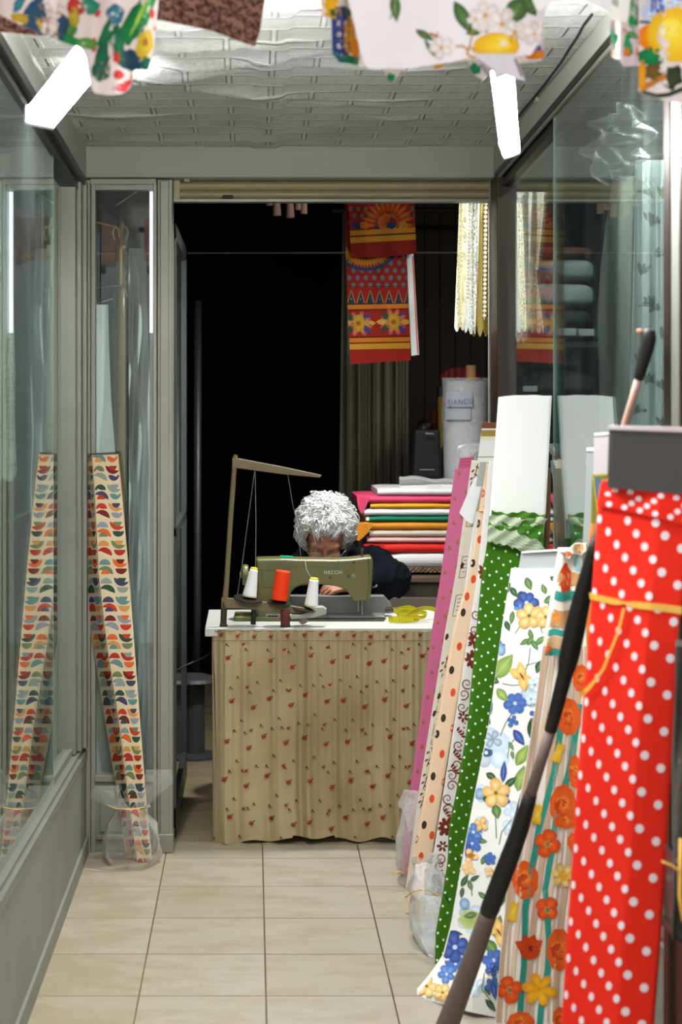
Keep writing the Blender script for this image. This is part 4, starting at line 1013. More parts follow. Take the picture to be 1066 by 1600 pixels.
for i in range(-1, 8):
    for j in range(6):
        x = 356+j*62+6*math.sin(i*1.7+j); y = 1028+i*63+5*math.sin(j*2+i)
        for dx, dy, k in ((0, 0, 1), (34, 10, 1), (15, 30, 2), (46, 38, 2), (4, 46, 2), (28, -14, 2), (30, 46, 3)):
            X, Y = x+dx, y+dy
            if 336 < X < 712 and 1004 < Y < 1312: (rose1(X, Y, .95) if k == 1 else bud(X, Y, .9) if k == 2 else rose1(X, Y, .65))
for x in range(345, 712, 26): rose1(x, 993+2*math.sin(x), .75)
strip(mb, S, [(x, 1001) for x in range(332, 716, 6)], .9, '#7d6b4a'); strip(mb, S, [(x, 985.5+1.2*math.sin(x*.3)) for x in range(333, 716, 4)], 1.4, '#7a684a')
sk = mb.build('table_curtain', M['cloth_flat'], None); tag(sk, 'gathered beige curtain with tiny red roses hanging from the front of the sewing table', 'curtain')
# small left return of the curtain round the corner
b = MB('#ad9a78'); n = 24
fr_ = [[W(331, 985, dsk(331, 985)).lerp(Vector((-.115, 5.9, TZ-.01)), i/n)+Vector((.004*math.sin(i*1.3), 0, 0)), W(336, 1312, dsk(336, 1312)).lerp(Vector((-.112, 5.9, .02)), i/n)+Vector((.012*math.sin(i*1.3), 0, 0))] for i in range(n+1)]
for k in range(n):
    i0 = [b.vert(p) for p in fr_[k]+fr_[k+1][::-1]]; b.face(*i0)
rt = b.build('side_return', M['cloth_flat'], sk)

# ------------------------------------------------------------------ sewing machine
M['olive'] = mat('olive_enamel', '#605e35', .32, .05, .5, .06, 5, .02, 30, '#5d5a38')
M['olive_d'] = mat('olive_line', '#2c2a1c', .5)
M['steel'] = mat('dull_steel', '#8a8b88', .35, .7, .5, .08, 10)
M['steel_g'] = mat('grey_metal_box', '#6f716d', .45, .3, .45, .1, 8, .05, 40, '#4c4a44')
sm = thing('sewing_machine', 'old olive green sewing machine standing on the white table in front of the person', 'sewing machine', (.24, 5.9, TZ))
d0, d1 = 5.835, 5.94
def zx(x, y): return (340+x/3.331, 770+y/3.331)
arm = [(200, 345), (330, 343), (450, 347), (620, 349), (700, 345), (760, 338), (805, 334), (811, 360), (809, 430), (803, 500), (797, 545), (780, 558), (740, 565), (705, 563), (694, 545), (684, 525), (665, 507), (640, 494), (600, 484), (540, 478), (480, 478), (430, 484), (405, 496), (385, 515), (376, 540), (374, 600), (374, 652), (205, 652), (207, 560), (208, 450), (204, 380)]
b = MB(); b.prism([zx(*p) for p in arm], d0, d1); b.build('body', M['olive'], sm, bevel=.007)
b = MB()
for p in ([(440, 349), (443, 384), (626, 384), (626, 350)], [(205, 402), (330, 404)], [(232, 404), (234, 494), (330, 494)], [(330, 404), (380, 388), (440, 384)], [(785, 340), (790, 440), (779, 555)]):
    b = MB(); b.tube([W(*zx(*q), d0-.0006) for q in p], .0008, 6); b.build('panel_seam', M['olive_d'], sm)
b = MB()
hw = []
for (r_, h_) in ((.030, 0), (.034, .004), (.036, .012), (.034, .02), (.024, .022), (.022, .016), (.010, .016), (.010, .03)): hw.append((r_, -h_))
b.lathe(hw, W(383, 898, 5.89)+Vector((.012, 0, 0)), (1, 0, 0), 28); b.build('handwheel', M['olive'], sm, smooth=False, bevel=.001)
b = MB(); b.tube([W(388, 898, 5.89), W(404, 898, 5.89)], .012, 12); b.build('shaft', M['steel'], sm)
# box bed at the rear and the base plates
b = MB(); bx = [(376, 537), (868, 537), (905, 578), (908, 600), (890, 592), (874, 600), (868, 622), (872, 642), (380, 645)]
b.prism([zx(*p) for p in bx], 5.95, 6.00); b.prism([zx(*p) for p in [(376, 637), (872, 642), (880, 655), (376, 655)]], 5.86, 5.99); b.build('bed_box', M['steel_g'], sm, bevel=.002)
b = MB(); b.box(XA(452, 5.9), XA(598, 5.9), 5.83, 5.98, TZ, TZ+.006); b.build('bed_plate', mat('dark_plate', '#3c3d38', .4, .5), sm, bevel=.001)
b = MB(); b.box(XA(366, 5.88), XA(455, 5.88), 5.83, 5.98, TZ, TZ+.016); b.build('base', M['olive'], sm, bevel=.005)
b = MB(); b.tube([W(566, 936, 5.89), W(566, 967, 5.89)], .003, 10); b.tube([W(560, 936, 5.89), W(560, 955, 5.89)], .003, 10); b.build('needle_bar', M['steel'], sm)
b = MB(); b.box(XA(560, 5.88), XA(571, 5.88), 5.87, 5.90, TZ+.006, TZ+.012); b.build('presser_foot', M['steel'], sm, bevel=.001)
b = MB(); b.tube([W(566, 873, 5.88), W(566, 860, 5.88)], .0035, 10); b.tube([W(566, 861, 5.88), W(567, 857, 5.88)], .006, 10); b.build('thread_guide', mat('brass_guide', '#6b4c30', .4, .5), sm)
for x, y, r_, m in ((586, 442, .004, 'olive_d'), (680, 433, .0045, 'olive_d'), (709, 362, .0045, 'olive_d'), (710, 432, .008, 'steel')):
    b = MB(); q = W(*zx(x, y), d0); b.lathe([(r_, 0), (r_, .003), (r_*.6, .004)], q, (0, -1, 0), 16); b.build('screw', M[m] if m != 'steel' else mat('olive_knob', '#77775c', .4, .2), sm)
b = MB(); q = W(*zx(805, 492), 5.88); b.tube([q, q+Vector((.012, -.004, .002)), q+Vector((.016, -.006, .008))], .003, 8); b.build('lever', M['steel'], sm, smooth=True)
b = MB(); q0, q1 = zx(250, 632), zx(325, 652); pl = [(q0[0], q0[1]), (q1[0], q0[1]), (q1[0], q1[1]), (q0[0], q1[1])]; b.prism(pl, d0-.003, d0+.002); bp = b.build('badge', M['steel'], sm, bevel=.001)
b = MB(); b.prism([(q0[0]+3, q0[1]+1.8), (q1[0]-3, q0[1]+1.8), (q1[0]-3, q1[1]-1.8), (q0[0]+3, q1[1]-1.8)], d0-.0038, d0-.002); b.build('badge_face', M['black'], bp)
def text_obj(name, s, size, loc, m, parent, rotz=0, squash=1, extr=.0006, tilt=0):
    cu = bpy.data.curves.new(name, 'FONT'); cu.body = s; cu.size = size; cu.extrude = extr; cu.align_x = 'CENTER'; cu.align_y = 'CENTER'; cu.space_character = 1.25
    o = bpy.data.objects.new(name+'_tmp', cu); COL.objects.link(o); bpy.context.view_layer.update()
    me = bpy.data.meshes.new_from_object(o.evaluated_get(bpy.context.evaluated_depsgraph_get())); bpy.data.objects.remove(o)
    ob = bpy.data.objects.new(name, me); COL.objects.link(ob); me.materials.clear(); me.materials.append(m)
    Mx = Matrix.Translation(Vector(loc)-ORG[parent.name]) @ Matrix.Rotation(rotz, 4, 'Z') @ Matrix.Rotation(PI/2, 4, 'X') @ Matrix.Rotation(tilt, 4, 'Z') @ Matrix.Diagonal((squash, 1, 1, 1))
    me.transform(Mx); ob.parent = parent; ORG[ob.name] = ORG[parent.name]
    return ob
text_obj('lettering', 'NECCHI', .0155, W(521, 894.5, d0-.0008), mat('silver_letters', '#d9d8cc', .35, .3), sm, squash=.95)
b = MB('#1f9a78'); SS = Slab([(438, 869), (437, 874)], [(458, 870), (458, 875)], 5.88, .03, ns=6, nt=2); SS.mesh(b)
g = b.build('thread_scrap', M['cloth'], None); tag(g, 'small green scrap lying on top of the olive sewing machine', 'scrap')

# ------------------------------------------------------------------ thread stand with cones
M['stand_wood'] = mat('brown_painted_stand', '#6e5f42', .5, .05, .4, .15, 14, .1, 40, '#4a3c28')
M['stand_dark'] = mat('dark_stand_foot', '#35291f', .5, .1)
ts = thing('thread_stand', 'tall brown thread stand with a sloping top arm on the sewing table', 'thread stand', (XA(349, 5.70), 5.70, TZ))
DS = 5.70
b = MB(); b.tube([W(350, 975, DS), W(349, 980, DS)], .013, 12); b.tube([W(350.5, 940, DS), W(349, 981, DS)], .0105, 12); b.build('foot', M['stand_dark'], ts)
b = MB(); b.tube([W(351, 945, DS), W(354, 912, DS), W(361, 800, DS), W(367, 722, DS), W(367.5, 713, DS)], [.0105, .0085, .0082, .008, .008], 12); b.tube([W(368, 714, DS), W(368, 710.5, DS)], .006, 10); b.build('post', M['stand_wood'], ts, smooth=False)
b = MB(); b.prism([(363, 716), (374, 716.5), (440, 729), (503, 742.5), (500, 746.5), (440, 741), (374, 732), (363, 731)], DS-.008, DS+.008); b.build('top_arm', M['stand_wood'], ts, bevel=.002)
b = MB(); b.prism([(346, 934), (374, 936), (440, 944), (488, 952), (484, 960), (440, 957), (374, 951), (346, 951)], DS-.009, DS+.009); b.build('lower_arm', M['stand_wood'], ts, bevel=.002)
b = MB(); b.prism([(452, 960), (470, 960), (490, 953), (478, 948), (505, 948), (511, 952), (510, 960), (488, 966), (455, 968)], DS-.02, DS+.02); b.build('bracket_end', mat('white_metal_arm', '#9c9d92', .4, .2), ts, bevel=.003)
for cx, cy, w_ in ((388, 935, 23), (436, 941, 19), (476, 950, 20)):
    b = MB(); R_ = w_/F*DS; b.lathe([(R_*.3, -.003), (R_, -.001), (R_*1.0, .001), (R_*.3, .0015)], W(cx, cy, DS), (.12, -.16, 1), 32); b.build('spool_disc', mat('dark_disc', '#262119', .35, .3), ts, smooth=False)
b = MB()
for pth in (([(398, 736, DS), (379, 878, DS+.03), (371, 930, DS+.05)]), ([(399, 736, DS), (400, 815, DS), (399.5, 888, DS)]), ([(450, 742, DS), (457, 785, 5.74), (465, 822, 5.80), (470, 868, 5.84)]), ([(486, 902, DS), (479, 890, 5.75), (477, 876, 5.82)])):
    b.tube([W(*p) for p in pth], .0009, 6)
b.build('thread', mat('dark_thread', '#8a8880', .8), ts)
b = MB(); b.tube([W(397, 951, DS), W(395.5, 976, DS)], .009, 12); b.build('clamp_pin', M['black'], ts, bevel=.001)
def cone(label, base, top, rb, rt, col, capc, name='thread_cone'):
    p0, p1 = W(*base, DS), W(*top, DS); ax = (p1-p0); L = ax.length
    rt_ = thing(name, label, 'thread cone', p0, 'thread cones on the stand')
    prof = []; n = 26
    for i in range(n+1):
        t = i/n; r_ = lerp(rb, rt, t)+(.0005 if i % 2 else 0)
        prof.append((r_, L*t))
    prof = [(rb*.8, -.001)]+prof+[(rt*.6, L+.001)]
    b = MB(); b.lathe(prof, p0, ax, 26); b.build('thread', mat('thread_'+col[1:], col, .75, 0, .3, .05, 40, .2, 300), rt_, smooth=True)
    if capc:
        b = MB(); b.lathe([(rt*.95, 0), (rt*.9, .006), (rt*.5, .0075)], p0+ax, ax, 20); b.build('cone_core', mat('core_'+capc[1:], capc, .6), rt_)
        b = MB(); b.lathe([(rb*1.02, -.003), (rb*1.02, 0), (rb*.9, .001)], p0, ax, 24); b.build('cone_rim', mat('rim_'+capc[1:], '#b7ab6a', .6), rt_)
    return rt_
cone('white thread cone with yellow tip, leftmost on the thread stand', (390, 931), (397, 890), .0235, .0130, '#e9e9ea', '#e6cf3a')
cone('fat orange thread cone between the two white cones', (436.5, 937.5), (442.5, 892), .0268, .0242, '#ee3c10', None)
cone('slim white thread cone with yellow tip, rightmost on the thread stand', (486.5, 946), (491, 906), .0225, .0150, '#efefef', '#e6cf3a')
r = thing('thread_spool', 'brown thread spool standing on the table under the thread stand', 'thread spool', (XA(446, 5.69), 5.69, TZ))
b = MB(); q = Vector((XA(446, 5.69), 5.69, TZ)); b.lathe([(.0155, .006), (.0165, .03), (.0165, .051), (.015, .056)], q, n=20); b.build('thread', mat('brown_thread', '#5a2518', .7), r)
b = MB(); b.lathe([(.0175, 0), (.0175, .005), (.015, .007)], q, n=20); b.build('spool_base', M['black'], r)
b = MB('#c9b3b0'); b.ell(W(474, 970, 5.73)+Vector((0, 0, .001)), (.015, .012, .012), nu=14, nv=9, fn=lambda p: 1+.45*noise.noise(p*2.3)); g = b.build('fabric_scrap', M['cloth'], None); tag(g, 'crumpled pinkish white scrap beside the brown spool on the table', 'scrap')

# ------------------------------------------------------------------ tape measure
b = MB('#c9bd2a')
def band(b, P, w_, lean=.35):
    prev = None
    for i, p in enumerate(P):
        tg = (P[min(i+1, len(P)-1)]-P[max(i-1, 0)]).normalized()
        up = Vector((.25*math.sin(i*.07), -lean, 1)); s_ = (up-tg*up.dot(tg)).normalized(); th = tg.cross(s_)*.0004
        cur = [b.vert(p+s_*w_+th), b.vert(p+th), b.vert(p-th), b.vert(p+s_*w_-th)]
        if prev:
            for k in range(4): b.face(prev[k], cur[k], cur[(k+1) % 4], prev[(k+1) % 4])
            if i % 2 == 0:
                for sg in (1, -1):
                    q0, q1 = p+s_*w_*.97+th*sg*1.6, p+s_*w_*(.45 if i % 10 == 0 else .72)+th*sg*1.6; e = tg*.0006
                    b.face(*[b.vert(v, '#3a3812') for v in (q0-e, q0+e, q1+e, q1-e)])
        prev = cur
def loop(cx, cy, rx, ry, a0, a1, z0, z1, tilt=0, n=60):
    P = []
    for i in range(n+1):
        t = i/n; a = lerp(a0, a1, t); x, y = rx*math.cos(a), ry*math.sin(a); c, s_ = math.cos(tilt), math.sin(tilt)
        P.append(Vector((cx+x*c-y*s_, cy+x*s_+y*c, lerp(z0, z1, t)+.004*math.sin(a*2))))
    return P
X0 = XA(636, 5.82)
band(b, loop(X0-.012, 5.80, .052, .028, 2.6, 8.2, .004, .012, .1), .015)
band(b, loop(X0+.016, 5.83, .050, .030, 3.6, 9.6, .012, .022, -.25), .015)
band(b, loop(X0-.005, 5.85, .040, .022, 3.3, 9.2, .024, .034, .5), .015)
n = 40; band(b, [Vector((lerp(X0-.01, X0+.125, i/n), lerp(5.80, 5.93, i/n), .012+.022*math.sin(PI*i/n))) for i in range(n+1)], .015)
n = 24; band(b, [Vector((lerp(X0-.062, X0+.02, i/n), 5.775+.004*math.sin(i*.4), .002)) for i in range(n+1)], .015, .2)
zm = min(v[2] for v in b.v); b.v = [(v[0], v[1], v[2]-zm+TZ+.0005) for v in b.v]
g = b.build('tape_measure', M['cloth_flat'], None); tag(g, 'yellow tape measure in a loose heap on the right end of the sewing table', 'tape measure')
# ------------------------------------------------------------------ person bent over the machine
def remesh(name, mb, m, parent, voxel, smooth_it=4, disp=None, label=None):
    tmp = mb.build(name+'_tmp', None, None, origin=(0, 0, 0))
    md = tmp.modifiers.new('r', 'REMESH'); md.mode = 'VOXEL'; md.voxel_size = voxel
    ms = tmp.modifiers.new('s', 'SMOOTH'); ms.factor = .5; ms.iterations = smooth_it
    bpy.context.view_layer.update()
    me = bpy.data.meshes.new_from_object(tmp.evaluated_get(bpy.context.evaluated_depsgraph_get()))
    bpy.data.objects.remove(tmp)
    o3 = ORG[parent.name] if parent is not None else Vector((0, 0, 0))
    if disp:
        ns = [v.normal.copy() for v in me.vertices]
        for v, n in zip(me.vertices, ns): v.co += n*disp(v.co, n)
    for v in me.vertices: v.co -= o3
    me.polygons.foreach_set('use_smooth', [True]*len(me.polygons))
    me.materials.clear(); me.materials.append(m); me.name = name
    o = bpy.data.objects.new(name, me); COL.objects.link(o)
    if parent is not None: o.parent = parent
    ORG[o.name] = o3
    return o
HC = Vector((.2640, 6.195, .962)); TILT = math.radians(38)
RH = Matrix.Rotation(math.radians(-4), 3, 'Z') @ Matrix.Rotation(TILT, 3, 'X') @ Matrix.Rotation(math.radians(4), 3, 'Y')
def hd(x, y, z): return HC+RH@Vector((x, y, z))
t = NT('old_skin'); o = t.obj()
cc = t.mix(t.ramp(t.noise(o, 18, 5), .35, .7), C('#c08a70'), C('#a86a52')); cc = t.mix(t.math('MULTIPLY', t.ramp(t.noise(o, 60, 3), .55, .7), .35), cc, C('#8a4c3c'))
M['skin'] = t.done(t.bsdf(cc, .5, 0, .35, t.bump(t.noise(o, 90, 4), .35, .004)))
M['navy'] = mat('navy_wool', '#04070e', .9, 0, .1, .15, 20, .35, 120)
pr = thing('person', 'white haired person in glasses and a dark navy jacket, bent low over the sewing machine', 'person', (.27, 6.5, 0))
b = MB()
# head: skull, face, nose, brows, cheeks, chin, ears, neck
b.ell(hd(0, .018, .018), (.074, .092, .088), RH)
b.ell(hd(0, -.018, -.035), (.060, .068, .078), RH)
b.ell(hd(0, -.045, -.088), (.036, .036, .030), RH)
b.capsule(hd(0, -.082, .004), hd(0, -.108, -.040), .010, .014); b.ell(hd(.010, -.096, -.042), (.009, .010, .008), RH); b.ell(hd(-.010, -.096, -.042), (.009, .010, .008), RH)
for s in (1, -1):
    b.capsule(hd(s*.012, -.082, .016), hd(s*.044, -.070, .018), .011, .009)
    b.ell(hd(s*.036, -.066, -.030), (.022, .018, .020), RH)
    b.ell(hd(s*.032, -.073, -.002), (.0145, .012, .011), RH)          # closed lids
    b.ell(hd(s*.076, .006, -.018), (.010, .020, .030), RH @ Matrix.Rotation(.3*s, 3, 'Z'))
b.ell(hd(0, -.083, -.066), (.024, .012, .006), RH); b.ell(hd(0, -.081, -.077), (.022, .012, .007), RH)
neck0, neck1 = hd(0, .035, -.07), Vector((.272, 6.37, .865))
b.capsule(neck0, neck1, .055, .062)
# trunk and limbs
b.capsule((.28, 6.40, .80), (.28, 6.52, .62), .13, .14); b.capsule((.28, 6.52, .62), (.28, 6.60, .52), .14, .15)
SL, SR = Vector((.135, 6.33, .79)), Vector((.445, 6.33, .838))
b.capsule(SL, SR, .065, .065); b.capsule(neck1, (.28, 6.40, .80), .07, .13)
EL, ER = Vector((.03, 6.21, .76)), Vector((.500, 6.15, .806))
WL, WR = Vector((.105, 6.07, .742)), Vector((.385, 6.020, .800))
for s_, e_, w_ in ((SL, EL, WL), (SR, ER, WR)):
    b.capsule(s_, e_, .050, .040); b.capsule(e_, w_, .040, .026)
for sx in (-1, 1):
    b.capsule((.28+sx*.09, 6.58, .50), (.28+sx*.11, 6.24, .47), .085, .062); b.capsule((.28+sx*.11, 6.24, .47), (.28+sx*.11, 6.30, .10), .056, .038); b.capsule((.28+sx*.11, 6.30, .07), (.28+sx*.11, 6.18, .055), .034, .028)
# hands: palm, four fingers, thumb
def hand(wr, d, up, side):
    # d: direction of fingers, up: back-of-hand normal, side: direction of the thumb
    d = Vector(d).normalized(); up = Vector(up).normalized(); side = Vector(side).normalized()
    pal = wr+d*.045
    for k in range(4):
        o_ = side*(.030-.020*k); b.capsule(wr+o_*.5+d*.008, wr+d*.080+o_*1.0, .0125, .0105)
    ln = (.072, .080, .074, .058)
    for k in range(4):
        o_ = side*(.032-.0215*k); p = wr+d*.082+o_
        a1 = (d-up*.25+side*(.10-.07*k)).normalized(); a2 = (d-up*.9).normalized(); a3 = (d*.5-up).normalized(); L = ln[k]
        q1 = p+a1*L*.45; q2 = q1+a2*L*.32; q3 = q2+a3*L*.22
        b.capsule(p, q1, .0095, .0088); b.capsule(q1, q2, .0088, .008); b.capsule(q2, q3, .008, .0072)
    p = wr+d*.02+side*.026; q1 = p+(d*.6+side*.6-up*.2)*.045; q2 = q1+(d*.9+side*.1-up*.35)*.035
    b.capsule(wr+d*.01+side*.012, q1, .014, .011); b.capsule(q1, q2, .0105, .0085)
hand(WR, (-.97, -.2, .02), (0.05, -.30, .95), (-.15, .95, .3))
hand(WL, (.93, -.35, -.0), (0, -.30, .95), (.3, .9, .3))
remesh('body', b, M['skin'], pr, .0042, 3)

# jacket
b = MB()
def capj(p0, p1, r0, r1): b.capsule(p0, p1, r0, r1, 18)
capj((.28, 6.41, .79), (.28, 6.53, .62), .158, .165); capj((.28, 6.53, .62), (.28, 6.60, .50), .165, .172)
capj(SL, SR, .078, .078); capj(Vector((.275, 6.38, .855)), (.28, 6.41, .79), .095, .158)
capj(SR, ER, .076, .068); capj(ER, ER.lerp(WR, .8), .071, .046); capj(SL, EL, .078, .066); capj(EL, EL.lerp(WL, .8), .066, .046)
def wr_(p, n):
    return .008*noise.noise(Vector((p.x*16, p.y*16, p.z*10)))+.012*(.5-abs(noise.noise(Vector((p.x*22+p.z*14, p.y*12, p.z*26-p.x*10)))))*1.2-.004
jk = remesh('jacket', b, M['navy'], pr, .007, 3, wr_)
# collar ring and cuffs
b = MB(); n0 = hd(0, .04, -.075); ax = (neck1-neck0).normalized(); a1 = ax.orthogonal().normalized(); a2 = ax.cross(a1)
rings = []
for r_, h_ in ((.078, .03), (.072, -.005), (.076, -.012), (.084, 0), (.092, .04)):
    rings.append([n0+ax*(h_+.02)+(a1*math.cos(2*PI*k/28)+a2*math.sin(2*PI*k/28))*r_*(1+.04*math.sin(k)) for k in range(28)])
b.loft(rings, cap=False); b.build('collar', mat('teal_collar', '#13252b', .85), pr, smooth=True)
for e_, w_ in ((ER, WR), (EL, WL)):
    dd = (w_-e_).normalized(); c0 = e_.lerp(w_, .80); b = MB(); b.lathe([(.043, -.01), (.046, 0), (.046, .02), (.040, .024), (.034, .018)], c0, dd, 24); b.build('cuff', M['navy'], pr, smooth=True)
# trousers and shoes
b = MB()
for sx in (-1, 1):
    b.capsule((.28+sx*.09, 6.58, .50), (.28+sx*.11, 6.24, .47), .098, .078); b.capsule((.28+sx*.11, 6.24, .47), (.28+sx*.11, 6.30, .12), .074, .060)
b.capsule((.20, 6.60, .50), (.36, 6.60, .50), .11, .11)
remesh('trousers', b, mat('dark_trousers', '#22242a', .9), pr, .009, 3)
for sx in (-1, 1):
    b = MB(); b.capsule((.28+sx*.11, 6.33, .05), (.28+sx*.11, 6.13, .042), .048, .040); b.box(.28+sx*.11-.04, .28+sx*.11+.04, 6.11, 6.37, 0.001, .02); remesh('shoe', b, M['black'], pr, .006, 3)
# hair: shell and curls
t = NT('white_hair'); o = t.obj()
f = t.noise(t.mapping(o, scale=(1, 1, 1)), 55, 6, .7)
M['hair'] = t.done(t.bsdf(t.mix(f, C('#b9b8b4'), C('#f6f6f4')), .55, 0, .4, t.bump(t.noise(o, 160, 4, .7), .6, .006)))
rnd = random.Random(5)
b = MB()
def hshape(p):
    k = 1+.10*noise.noise(p*2.4)+.11*noise.noise(p*4.6+Vector((3, 1, 0)))+.05*noise.noise(p*10)
    return k
HR = (.100, .112, .106); HCo = (0, .026, .030)
idx = []
nu, nv = 64, 40
def hp(th, ph, kk=1):
    p = Vector((math.sin(th)*math.cos(ph), math.sin(th)*math.sin(ph), math.cos(th))); k = hshape(p)*kk
    return Vector((HCo[0]+p.x*HR[0]*k, HCo[1]+p.y*HR[1]*k, HCo[2]+p.z*HR[2]*k)), p
def thmax(ph):      # hairline: high over the face (-y), low at sides and nape
    fy = -math.sin(ph)
    return lerp(2.42, 1.12, max(0, min(1, (fy-.46)/.34))) + (.12*math.sin(ph*9) if fy > .2 else 0)
for j in range(nv+1):
    row = []
    for i in range(nu):
        ph = 2*PI*i/nu; th = max(1e-3, thmax(ph)*j/nv)
        q, p = hp(th, ph); 
        if j == nv: q = Vector((q.x*.9, q.y*.9+.003, q.z))
        row.append(b.vert(hd(*q)))
    idx.append(row)
for a_, c_ in zip(idx, idx[1:]):
    for i in range(nu): b.face(a_[i], c_[i], c_[(i+1) % nu], a_[(i+1) % nu])
hair = b.build('hair', M['hair'], pr, smooth=True)
b = MB()
for k in range(1900):
    ph = rnd.uniform(0, 2*PI); u = rnd.random(); th = thmax(ph)*math.sqrt(u)
    q, p = hp(th, ph, 1.0); n = Vector((p.x, p.y, p.z)).normalized()
    # combed from the crown downwards and swept sideways
    tg = Vector((math.cos(th)*math.cos(ph), math.cos(th)*math.sin(ph), -math.sin(th))); sd = n.cross(tg)
    sw = 1.6*noise.noise(p*2.2+Vector((7, 0, 0))); tg = (tg+sd*sw).normalized(); sd = n.cross(tg)
    L = rnd.uniform(.022, .055); amp = rnd.uniform(.002, .011); ph0 = rnd.uniform(0, 6); lift = rnd.uniform(.001, .014)
    path = []
    for i in range(8):
        t_ = i/7; path.append(hd(*(q+tg*(L*(t_-.4))+sd*(amp*math.sin(ph0+t_*5))+n*(lift*math.sin(PI*t_)+.0005-.006*max(0, t_-.7)))))
    rr = rnd.uniform(.0007, .0019)
    b.tube(path, [rr*.35, rr, rr*1.1, rr*1.1, rr, rr*.9, rr*.6, rr*.2], 4)
b.build('hair_curls', M['hair'], hair, smooth=True)
# eyebrows and glasses
for s in (1, -1):
    b = MB()
    for k in range(14):
        x = s*(.014+.0022*k); b.tube([hd(x, -.094+.0006*k, .016+.002*math.sin(k*.3)), hd(x+s*.004, -.096+.0008*k, .022)], .0009, 4)
    b.build('eyebrow', mat('grey_brows', '#8d8479', .7), pr)
b = MB()
for s in (1, -1):
    c0 = Vector((s*.033, -.101, -.010)); pts = []
    for i in range(25):
        a = 2*PI*i/24; pts.append(hd(c0.x+.0245*math.cos(a), c0.y+.004*abs(math.cos(a))**2*(1 if s*math.cos(a) > 0 else 0), c0.z+.0175*math.sin(a)))
    b.tube(pts, .0011, 6, cap=False)
    b.tube([hd(s*.0575, -.097, -.004), hd(s*.076, -.06, -.006), hd(s*.080, -.005, -.006)], .0012, 6)
b.tube([hd(-.009, -.102, -.006), hd(0, -.107, -.002), hd(.009, -.102, -.006)], .0011, 6)
gl = b.build('glasses', mat('silver_frame', '#b9b4a8', .25, .8), pr, smooth=True)
b = MB()
for s in (1, -1): b.ell(hd(s*.033, -.100, -.010), (.0235, .0012, .0168), RH, 20, 8)
b.build('lens', M['glass'], gl)
# stool
st = thing('stool', 'plain wooden stool behind the sewing table under the seated person', 'stool', (.28, 6.62, 0))
b = MB(); b.lathe([(.15, .335), (.16, .34), (.16, .352), (.15, .358)], (.28, 6.62, 0), n=28); b.build('seat', M['stand_wood'], st)
for sx in (-1, 1):
    for sy in (-1, 1):
        b = MB(); b.tube([(.28+sx*.12, 6.62+sy*.12, 0), (.28+sx*.09, 6.62+sy*.09, .337)], .014, 8); b.build('leg', M['stand_wood'], st)
# ------------------------------------------------------------------ stack of folded fabrics on a counter
ct = thing('counter', 'low brown counter behind the table carrying the stack of folded fabrics', 'counter', (.85, 6.95, 0))
CZ = .775
M['counter'] = mat('grey_brown_counter', '#6f675b', .7, .0, .3, .12, 6, .1, 30)
b = MB(); b.box(.47, 1.45, 6.56, 7.30, CZ-.02, CZ-.001); b.build('top', mat('brown_counter_top', '#5a4636', .6), ct, bevel=.002)
b = MB(); b.box(.49, 1.43, 6.60, 7.28, 0, CZ-.02); b.build('body', M['counter'], ct)
for k in range(2):
    b = MB(); b.box(.51+.47*k, .95+.46*k, 6.585, 6.60, .05, CZ-.08); b.build('door', M['counter'], ct, bevel=.004)
M['felt'] = cloth('soft_fabric', .75, .3, 260, spec=.35, wr=.8)
GS = 'folded fabrics in the stack on the counter'
DF = 6.66
def folded(name, label, xl, y0, y1, col, flap=None, inner=None, seed=0, lift=0, back=.36, xr=765):
    # a rounded fold facing the viewer: front profile bulges, layers run back
    rt = thing(name, label, 'folded fabric', (XA((xl+xr)/2, DF), DF+back/2, ZA(y1, DF)), GS)
    z0, z1 = ZA(y1, DF), ZA(y0, DF); h = z1-z0; xa, xb = XA(xl, DF), XA(xr, DF)
    mb = MB(col); rings = []; n = 26
    for i in range(n+1):
        x = lerp(xa, xb, i/n); g = .0015*math.sin(x*60+seed)+.001*math.sin(x*23+seed*2)
        hh = h*(1-.10*math.exp(-((x-xa)/.02)**2)); zb = z0+lift*math.exp(-((x-xa)/.06)**2)*.3
        prof = [(DF+back, zb+.0008)]+[(DF+.012-.020*math.cos(a*.98)*1.0+g, zb+hh*.5+hh*.485*math.sin(a)) for a in [(-.5+k/8)*PI for k in range(9)]]+[(DF+back, zb+hh-.0008)]
        rings.append([(x, y, z) for y, z in prof])
    mb.loft(rings); mb.build('fold', M['felt'], rt, smooth=False)
    if flap:
        S = Slab(flap[0], flap[1], lambda x, y: DF-.018+.006*math.sin(x*.25+seed), .003, 0, ns=10, nt=10, bot=flap[2] if len(flap) > 2 else None)
        mb = MB(col); S.mesh(mb); mb.build('flap', M['felt'], rt)
    if inner:
        mb = MB(inner); mb.box(xa-.012, xa+.002, DF+.0, DF+back*.9, z0+h*.2, z1-h*.2); mb.build('core_board', M['felt'], rt)
    return rt
Y = [864, 848.5, 839.5, 828, 816, 806, 794.5, 786.5, 775, 765]
folded('folded_fabric', 'thick white folded fabric at the very bottom of the stack on the counter', 612, 864.3, 886.5, '#dfdfdb', seed=1, xr=770)
folded('folded_fabric', 'bright red folded fabric in the stack, above the thick white one', 590, 848.8, 864, '#d9241a', ([(568, 850), (572, 866), (590, 873)], [(600, 850), (612, 870), (612, 871)], lambda q: 0), seed=2)
folded('folded_fabric', 'pale pink folded fabric in the stack, just above the bright red one', 574, 839.3, 848.5, '#e0a7a6', seed=3)
folded('folded_fabric', 'cream fringed folded fabric in the stack, under the mustard orange one', 577, 828.3, 839, '#c9bca6', seed=4)
folded('folded_fabric', 'mustard orange folded fabric in the stack with its corner drooping at the left', 555, 815.6, 828, '#d68a22', ([(554, 818), (553, 830), (558, 844)], [(584, 818), (575, 833), (561, 845)]), seed=5)
